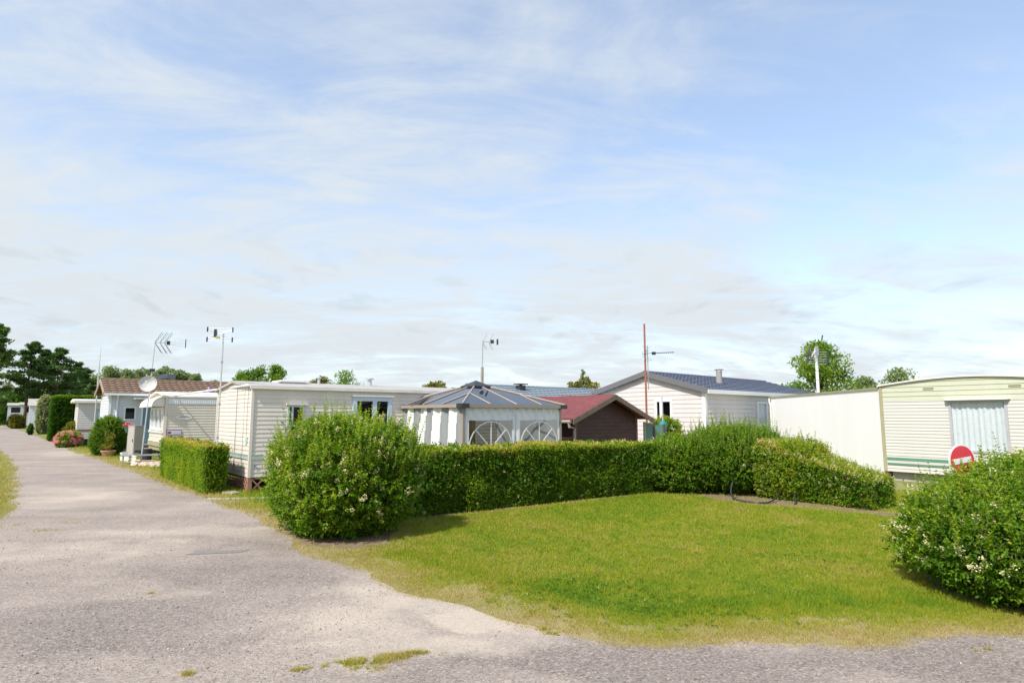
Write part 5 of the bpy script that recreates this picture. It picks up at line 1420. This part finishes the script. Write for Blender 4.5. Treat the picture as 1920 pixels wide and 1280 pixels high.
shrub('privet_bush','lower untrimmed privet joining the clipped hedge to the tall one','bush',3.85,14.35,1.16,.85,.8,90,105,2600,.058,nspike=170,spike=(.1,.38),nblos=45,tint=.30,zc=.45)
shrub('privet_bush','small bright yellow-green privet rising behind the flowering hedge','bush',6.0,12.95,1.18,.62,.6,90,119,1500,.055,nspike=110,spike=(.15,.4),nblos=10,tint=.52,zc=.45,e=2.3)
hedge('flowering_hedge','low hedge thick with cream blossoms before the white annexe',Fr(5.15,13.2,144),2.3,.85,1.12,.54,106,8400,.050,tint=.34,topt=.24,nblos=520,topblos=True,rough=.12,nspike=240,spike=(.08,.25),Lr=(.06,.14))
class BoxFr:
    def __init__(s): a=R(-39); s.o=Vector((-6.50,13.38,0))+Vector((math.sin(a),math.cos(a),0))*.30; s.u=Vector((math.sin(a),math.cos(a),0)); s.v=Vector((math.cos(a),-math.sin(a),0))
    def p(s,a,b,z): q=s.o+s.u*a+s.v*b; return Vector((q.x,q.y,z))
hedge('clipped_hedge','short boxy clipped hedge in front of the cream caravan',BoxFr(),5.1,.46,1.04,1.06,107,19000,.050,tint=.40,topt=.3,rough=.035,sidefac=.5,nspike=30,spike=(.03,.08))
class TallFr:
    def __init__(s): s.o=Vector((-31.3,42.0,0)); a=R(51); s.u=Vector((math.sin(a),math.cos(a),0)); s.v=Vector((-math.cos(a),math.sin(a),0))
    def p(s,a,b,z): q=s.o+s.u*a+s.v*b; return Vector((q.x,q.y,z))
hedge('clipped_hedge','tall dark wall-like clipped hedge behind the pink hydrangea',TallFr(),6.5,1.3,3.02,3.0,108,15000,.13,mat='leaf_dark',tint=.3,topt=.4,rough=.06,Lr=(.1,.2))
shrub('variegated_shrub','large pale variegated shrub left of the tall dark hedge','shrub',-44.5,58.8,3.6,.55,.6,51,109,1300,.14,mat='leaf_grey',tint=.5,L=(.15,.35))
shrub('round_shrub','small round yellow-green shrub at the far lane edge','shrub',-68.2,85.2,1.75,.7,.7,0,110,500,.16,mat='leaf_yel',tint=.35,L=(.2,.4))
shrub('dark_shrub','dark round shrub beside the yellow-green one at the far lane edge','shrub',-70.6,88.0,1.8,.8,.8,0,111,450,.16,mat='leaf_dark',tint=.4,L=(.2,.4))
shrub('dark_shrub','low dark shrub at the foot of the variegated shrub','shrub',-44.0,56.6,1.0,.16,.16,0,112,200,.09,mat='leaf_dark',tint=.4,L=(.08,.16))
shrub('cone_shrub','dense cone-shaped green shrub in front of the white clapboard home','shrub',-17.75,27.3,1.66,.66,.62,0,113,3000,.055,mat='leaf',tint=.24,zc=.35,e=2.6,lump=.08,L=(.1,.2))
o=shrub('hydrangea','pink hydrangea in full bloom at the small caravan corner','hydrangea',-24.5,34.3,.80,.55,.5,51,114,650,.11,mat='leaf_tree',tint=.6,L=(.12,.22))
P_,N_,_=super_pts(150,-24.5,34.3,.85,.6,.55,51,115,tlo=.97); V,F,T=clump_leaves(P_[P_[:,2]>.2],np.full((P_[:,2]>.2).sum(),.10),60,.05,9,.5,tvar=.9); np_mesh('flower_head',V,F,M['pinkflower'],o,T)
shrub('climbing_plant','bright green climbing plant below the open gable window','plant',5.25,21.3,1.62,.55,.40,90,116,1100,.06,mat='leaf',tint=.52,zc=.5,e=3.2,L=(.12,.25))
shrub('yellow_shrub','small yellowish shrub squeezed between tall hedge and small caravan','shrub',-25.6,36.2,1.35,.45,.45,0,118,350,.08,mat='leaf_yel',tint=.3,L=(.12,.22))

# ------------------------------------------------------------------ trees
def at(px,Y): return (px-960)/1150*Y*1.01
PG='pines at the left edge'
pine(at(4,85),85,14.4,8.0,201,'tallest pine at the left edge, in lighter green','pines at the left edge',low=.16,tint=.55,open_=.3)
pine(at(62,90),90,12.4,6.5,202,'slender dark pine right next to the tallest pine',PG,low=.34,tint=.3)
pine(at(92,97),97,12.0,6.5,203,'dark pine with open crown, third from the left edge',PG,low=.36,tint=.25)
pine(at(117,92),92,11.8,7.5,204,'broad dark pine with forked look, above the tall hedge',PG,low=.34,tint=.28)
pine(at(150,98),98,10.2,6.5,205,'shorter dark pine above the small cream caravan',PG,low=.3,tint=.3)
pine(at(172,101),101,9.4,6,206,'lowest dark pine just left of the whip antenna',PG,low=.25,tint=.33)
tree('yellow_tree','yellow-tinged bushy tree below the tallest pine',at(22,128),128,8.6,6.5,207,'leaf_yel',60,110,.34,.05,.4)
BG='trees along the far field edge'
belt=[(36,118,5.5,8,'dark understorey tree under the pines, nearest the left edge','leaf_dark'),(78,120,7.6,9,'dark understorey tree behind the white cabin','leaf_dark'),(125,120,8.2,9,'grey-green understorey tree seen between the pine trunks','leaf_far'),(163,122,9.2,9,'grey-green understorey tree left of the whip antenna','leaf_far'),(192,118,9.9,6.5,'grey-green tree just right of the whip antenna','leaf_far')]
for i,(px,Y,H,W,lab,mt) in enumerate(belt): tree('broadleaf_tree',lab,at(px,Y),Y,H,W,220+i,mt,60,110,.42,.05,.45,'round',BG)
pops=[(212,110,9.9,5.0,'round-topped poplar left of the satellite dish'),(232,112,9.7,4.6,'poplar above the ridge of the brown roof, left of the dish'),(252,108,9.4,4.4,'lower poplar just left of the corner reflector mast'),(268,114,10.2,4.6,'poplar standing behind the dish mast'),(288,112,9.9,4.4,'poplar between dish mast and slate chalet'),(306,110,9.6,4.2,'poplar above the slate chalet roof'),(323,112,10.4,4.0,'tallest pointed poplar right of the slate chalet'),(341,112,9.6,4.2,'poplar second right of the slate chalet'),(357,114,9.5,3.6,'narrow poplar left of the last poplar in the row'),(372,110,8.8,3.8,'last poplar in the row, above the purple parasol')]
for i,(px,Y,H,W,lab) in enumerate(pops): tree('poplar_tree',lab,at(px,Y),Y,H+.5,W,240+i,'leaf_far',64,110,.34,.08,.5,'poplar','poplars behind the brown roof')
for i,(px,Y,H,W,lab,mt,shp,ti) in enumerate([
 (412,84,6.6,3.0,'small tree left of the slim four-tipped aerial','leaf_far','round',.45),
 (458,78,7.2,4.6,'left half of the tree clump behind the beige caravan hatch','leaf_tree','round',.45),
 (488,78,8.0,5.0,'middle tree of the clump behind the beige caravan','leaf_tree','round',.42),
 (520,76,8.0,4.2,'right-hand tree of the clump above the beige caravan','leaf_tree','round',.5),
 (606,88,7.3,4.2,'paler tree left of the round tree behind the beige caravan roof','leaf_yel','round',.55),
 (650,84,7.6,6.0,'round green tree above the beige caravan vent pipe','leaf_tree','round',.55),
 (716,96,5.9,3.4,'small tree tops left of the gazebo over the caravan roof','leaf_far','round',.5),
 (770,100,5.8,2.4,'tiny dark conifer top left of the gazebo','leaf_dark','cone',.4),
 (818,72,5.7,4.0,'yellow-green tree top behind the left slope of the gazebo','leaf_yel','round',.52),
 (848,80,5.3,3.0,'small green tree top right beside the gazebo peak','leaf_tree','round',.5),
 (1092,52,4.9,3.2,'yellowish birch tree left of the pink gable','leaf_yel','round',.62),
 (1612,64,5.6,3.6,'pale green bush right of the big tree','leaf_far','round',.6),
 (1682,60,6.3,5.0,'round pale green tree above the ivory caravan corner','leaf_far','round',.55)]):
    tree('broadleaf_tree' if shp!='cone' else 'conifer_tree',lab,at(px,Y),Y,H,W,260+i,mt,56,120,.27,.08,ti,shp,BG)
tree('birch_sapling','wispy thin sapling rising above the yellowish birch',at(1090,51),50,5.7,1.3,280,'leaf_far',26,16,.13,.5,.5,'birch')
tree('broadleaf_tree','big bright green tree behind the panel aerial',at(1533,46),46,7.2,4.9,281,'leaf_tree',80,190,.19,.1,.66,'round',None,'tree',None,.4)

# ------------------------------------------------------------------ camera, sun, sky
cam=bpy.data.cameras.new('camera'); cam.sensor_width=36; cam.lens=36*1150/1920; cam.clip_start=.05; cam.clip_end=3000
co=bpy.data.objects.new('camera',cam); C.objects.link(co); co.location=(0,0,1.7); co.rotation_euler=(PI/2+math.atan(140/1150),0,0)
sc=bpy.context.scene; sc.camera=co
EL=50; S_=Vector((-.61*math.cos(R(EL)),-.792*math.cos(R(EL)),math.sin(R(EL))))
sl_=bpy.data.lights.new('sun','SUN'); sl_.energy=3.1; sl_.angle=R(1.0); sl_.color=(1,.955,.88)
so=bpy.data.objects.new('sun',sl_); C.objects.link(so); so.rotation_euler=S_.to_track_quat('Z','Y').to_euler(); so.location=(-20,-15,30)

wd=bpy.data.worlds.new('World'); sc.world=wd; wd.use_nodes=True
nt=wd.node_tree; bg=nt.nodes['Background']; bg.inputs[1].default_value=.15
sky=nt.nodes.new('ShaderNodeTexSky'); sky.sky_type='NISHITA'; sky.sun_disc=False; sky.sun_elevation=R(EL); sky.sun_rotation=R(217.6); sky.altitude=0; sky.air_density=1.0; sky.dust_density=.4; sky.ozone_density=1.6
tc=nt.nodes.new('ShaderNodeTexCoord'); sep=nt.nodes.new('ShaderNodeSeparateXYZ'); nt.links.new(tc.outputs['Generated'],sep.inputs[0])
X,Y,Z=sep.outputs
zc=mathn(nt,'ADD',mathn(nt,'MAXIMUM',Z,0.0),.22)
cx_=mathn(nt,'DIVIDE',X,zc); cy_=mathn(nt,'DIVIDE',Y,zc)
cmb=nt.nodes.new('ShaderNodeCombineXYZ'); nt.links.new(cx_,cmb.inputs[0]); nt.links.new(cy_,cmb.inputs[1])
def mapped(loc,rot,scl):
    m=nt.nodes.new('ShaderNodeMapping'); m.inputs['Location'].default_value=loc; m.inputs['Rotation'].default_value=(0,0,R(rot)); m.inputs['Scale'].default_value=scl
    nt.links.new(cmb.outputs[0],m.inputs[0]); return m.outputs[0]
big=noise(nt,.55,5,.5,mapped((3.1,1.7,0),20,(1,1,1)),.4)
cir=noise(nt,1.5,10,.64,mapped((.3,5.2,0),-38,(.7,1.25,1)),1.0)
wis=noise(nt,4.2,9,.62,mapped((7.3,.4,0),-50,(.5,1.2,1)),1.0)
cov=mathn(nt,'ADD',mathn(nt,'MULTIPLY',mathn(nt,'SUBTRACT',big,.5),.8),mathn(nt,'ADD',mathn(nt,'MULTIPLY',mathn(nt,'SUBTRACT',cir,.5),2.3),mathn(nt,'MULTIPLY',mathn(nt,'SUBTRACT',wis,.5),1.9)))
# thicker veil towards the left and down at the horizon, thinner to the upper right
side=mathn(nt,'MULTIPLY',X,-.30)
low=mathn(nt,'MULTIPLY',mathn(nt,'SUBTRACT',.42,Z),1.25)
cov=mathn(nt,'ADD',cov,mathn(nt,'ADD',side,low))
# thick and thin places in the veil, as directions
nz=nt.nodes.new('ShaderNodeTexNoise'); nz.inputs['Scale'].default_value=3.2; nz.inputs['Detail'].default_value=6; nz.inputs['Roughness'].default_value=.6; nt.links.new(tc.outputs['Generated'],nz.inputs['Vector'])
vs_=nt.nodes.new('ShaderNodeVectorMath'); vs_.operation='MULTIPLY_ADD'; vs_.inputs[1].default_value=(.55,.55,.55); vs_.inputs[2].default_value=(-.275,-.275,-.275); nt.links.new(nz.outputs['Color'],vs_.inputs[0])
va_=nt.nodes.new('ShaderNodeVectorMath'); va_.operation='ADD'; nt.links.new(vs_.outputs[0],va_.inputs[0]); nt.links.new(tc.outputs['Generated'],va_.inputs[1])
vn_=nt.nodes.new('ShaderNodeVectorMath'); vn_.operation='NORMALIZE'; nt.links.new(va_.outputs[0],vn_.inputs[0])
for (dx,dy,dz,rd,w) in ((.58,.68,.52,24,-.80),(.13,.84,.46,17,-.24),(.33,.84,.40,16,-.18),(.55,.80,.15,9,-.30),(-.06,.80,.58,16,.20),(.48,.82,.28,20,.34),(.22,.92,.25,18,.2),(-.5,.82,.20,22,.12),(-.42,.78,.50,16,-.10)):
    dv=Vector((dx,dy,dz)).normalized()
    dp=nt.nodes.new('ShaderNodeVectorMath'); dp.operation='DOT_PRODUCT'; dp.inputs[1].default_value=dv; nt.links.new(vn_.outputs[0],dp.inputs[0])
    mq=nt.nodes.new('ShaderNodeMapRange'); mq.interpolation_type='SMOOTHSTEP'; mq.inputs[1].default_value=math.cos(R(rd)); mq.inputs[2].default_value=1.0; mq.inputs[3].default_value=0; mq.inputs[4].default_value=w
    nt.links.new(dp.outputs['Value'],mq.inputs[0]); cov=mathn(nt,'ADD',cov,mq.outputs[0])
mr=nt.nodes.new('ShaderNodeMapRange'); mr.interpolation_type='SMOOTHSTEP'; mr.inputs[1].default_value=-.85; mr.inputs[2].default_value=.80; mr.inputs[3].default_value=.28; mr.inputs[4].default_value=1.0
nt.links.new(cov,mr.inputs[0])
# small grey puffs low over the horizon
ll=mathn(nt,'DIVIDE',1,mathn(nt,'ADD',mathn(nt,'MAXIMUM',Z,0),.25))
cm2=nt.nodes.new('ShaderNodeCombineXYZ'); nt.links.new(mathn(nt,'MULTIPLY',X,ll),cm2.inputs[0]); nt.links.new(mathn(nt,'MULTIPLY',Y,.6),cm2.inputs[1]); nt.links.new(mathn(nt,'MULTIPLY',Z,5.0),cm2.inputs[2])
pf=noise(nt,6.5,6,.5,cm2.outputs[0],.2)
mp=nt.nodes.new('ShaderNodeMapRange'); mp.interpolation_type='SMOOTHSTEP'; mp.inputs[1].default_value=.56; mp.inputs[2].default_value=.68; nt.links.new(pf,mp.inputs[0])
win=mathn(nt,'MULTIPLY',mathn(nt,'SUBTRACT',1,mathn(nt,'MULTIPLY',mathn(nt,'ABSOLUTE',mathn(nt,'SUBTRACT',Z,.15)),6.5),True),mathn(nt,'MULTIPLY',mp.outputs[0],.62))
white=(2.95,3.14,3.26); grey=(2.24,2.48,2.62)
cl0=mixc(nt,wis,(2.5,2.76,3.0),white); cl=mixc(nt,win,cl0,grey)
hz=mathn(nt,'POWER',mathn(nt,'SUBTRACT',1,mathn(nt,'MAXIMUM',Z,0),True),6.5)
fac=mathn(nt,'MAXIMUM',mr.outputs[0],mathn(nt,'MULTIPLY',hz,.97))
fin=mixc(nt,fac,sky.outputs[0],cl)
nt.links.new(fin,bg.inputs[0])

sc.view_settings.view_transform='Standard'; sc.view_settings.look='None'; sc.view_settings.exposure=.88; sc.view_settings.gamma=1
sc.render.engine='CYCLES'
sc.cycles.max_bounces=8; sc.cycles.transparent_max_bounces=12; sc.cycles.diffuse_bounces=3; sc.cycles.glossy_bounces=3
sc.cycles.use_adaptive_sampling=True
try: sc.cycles.use_denoising=True
except Exception: pass
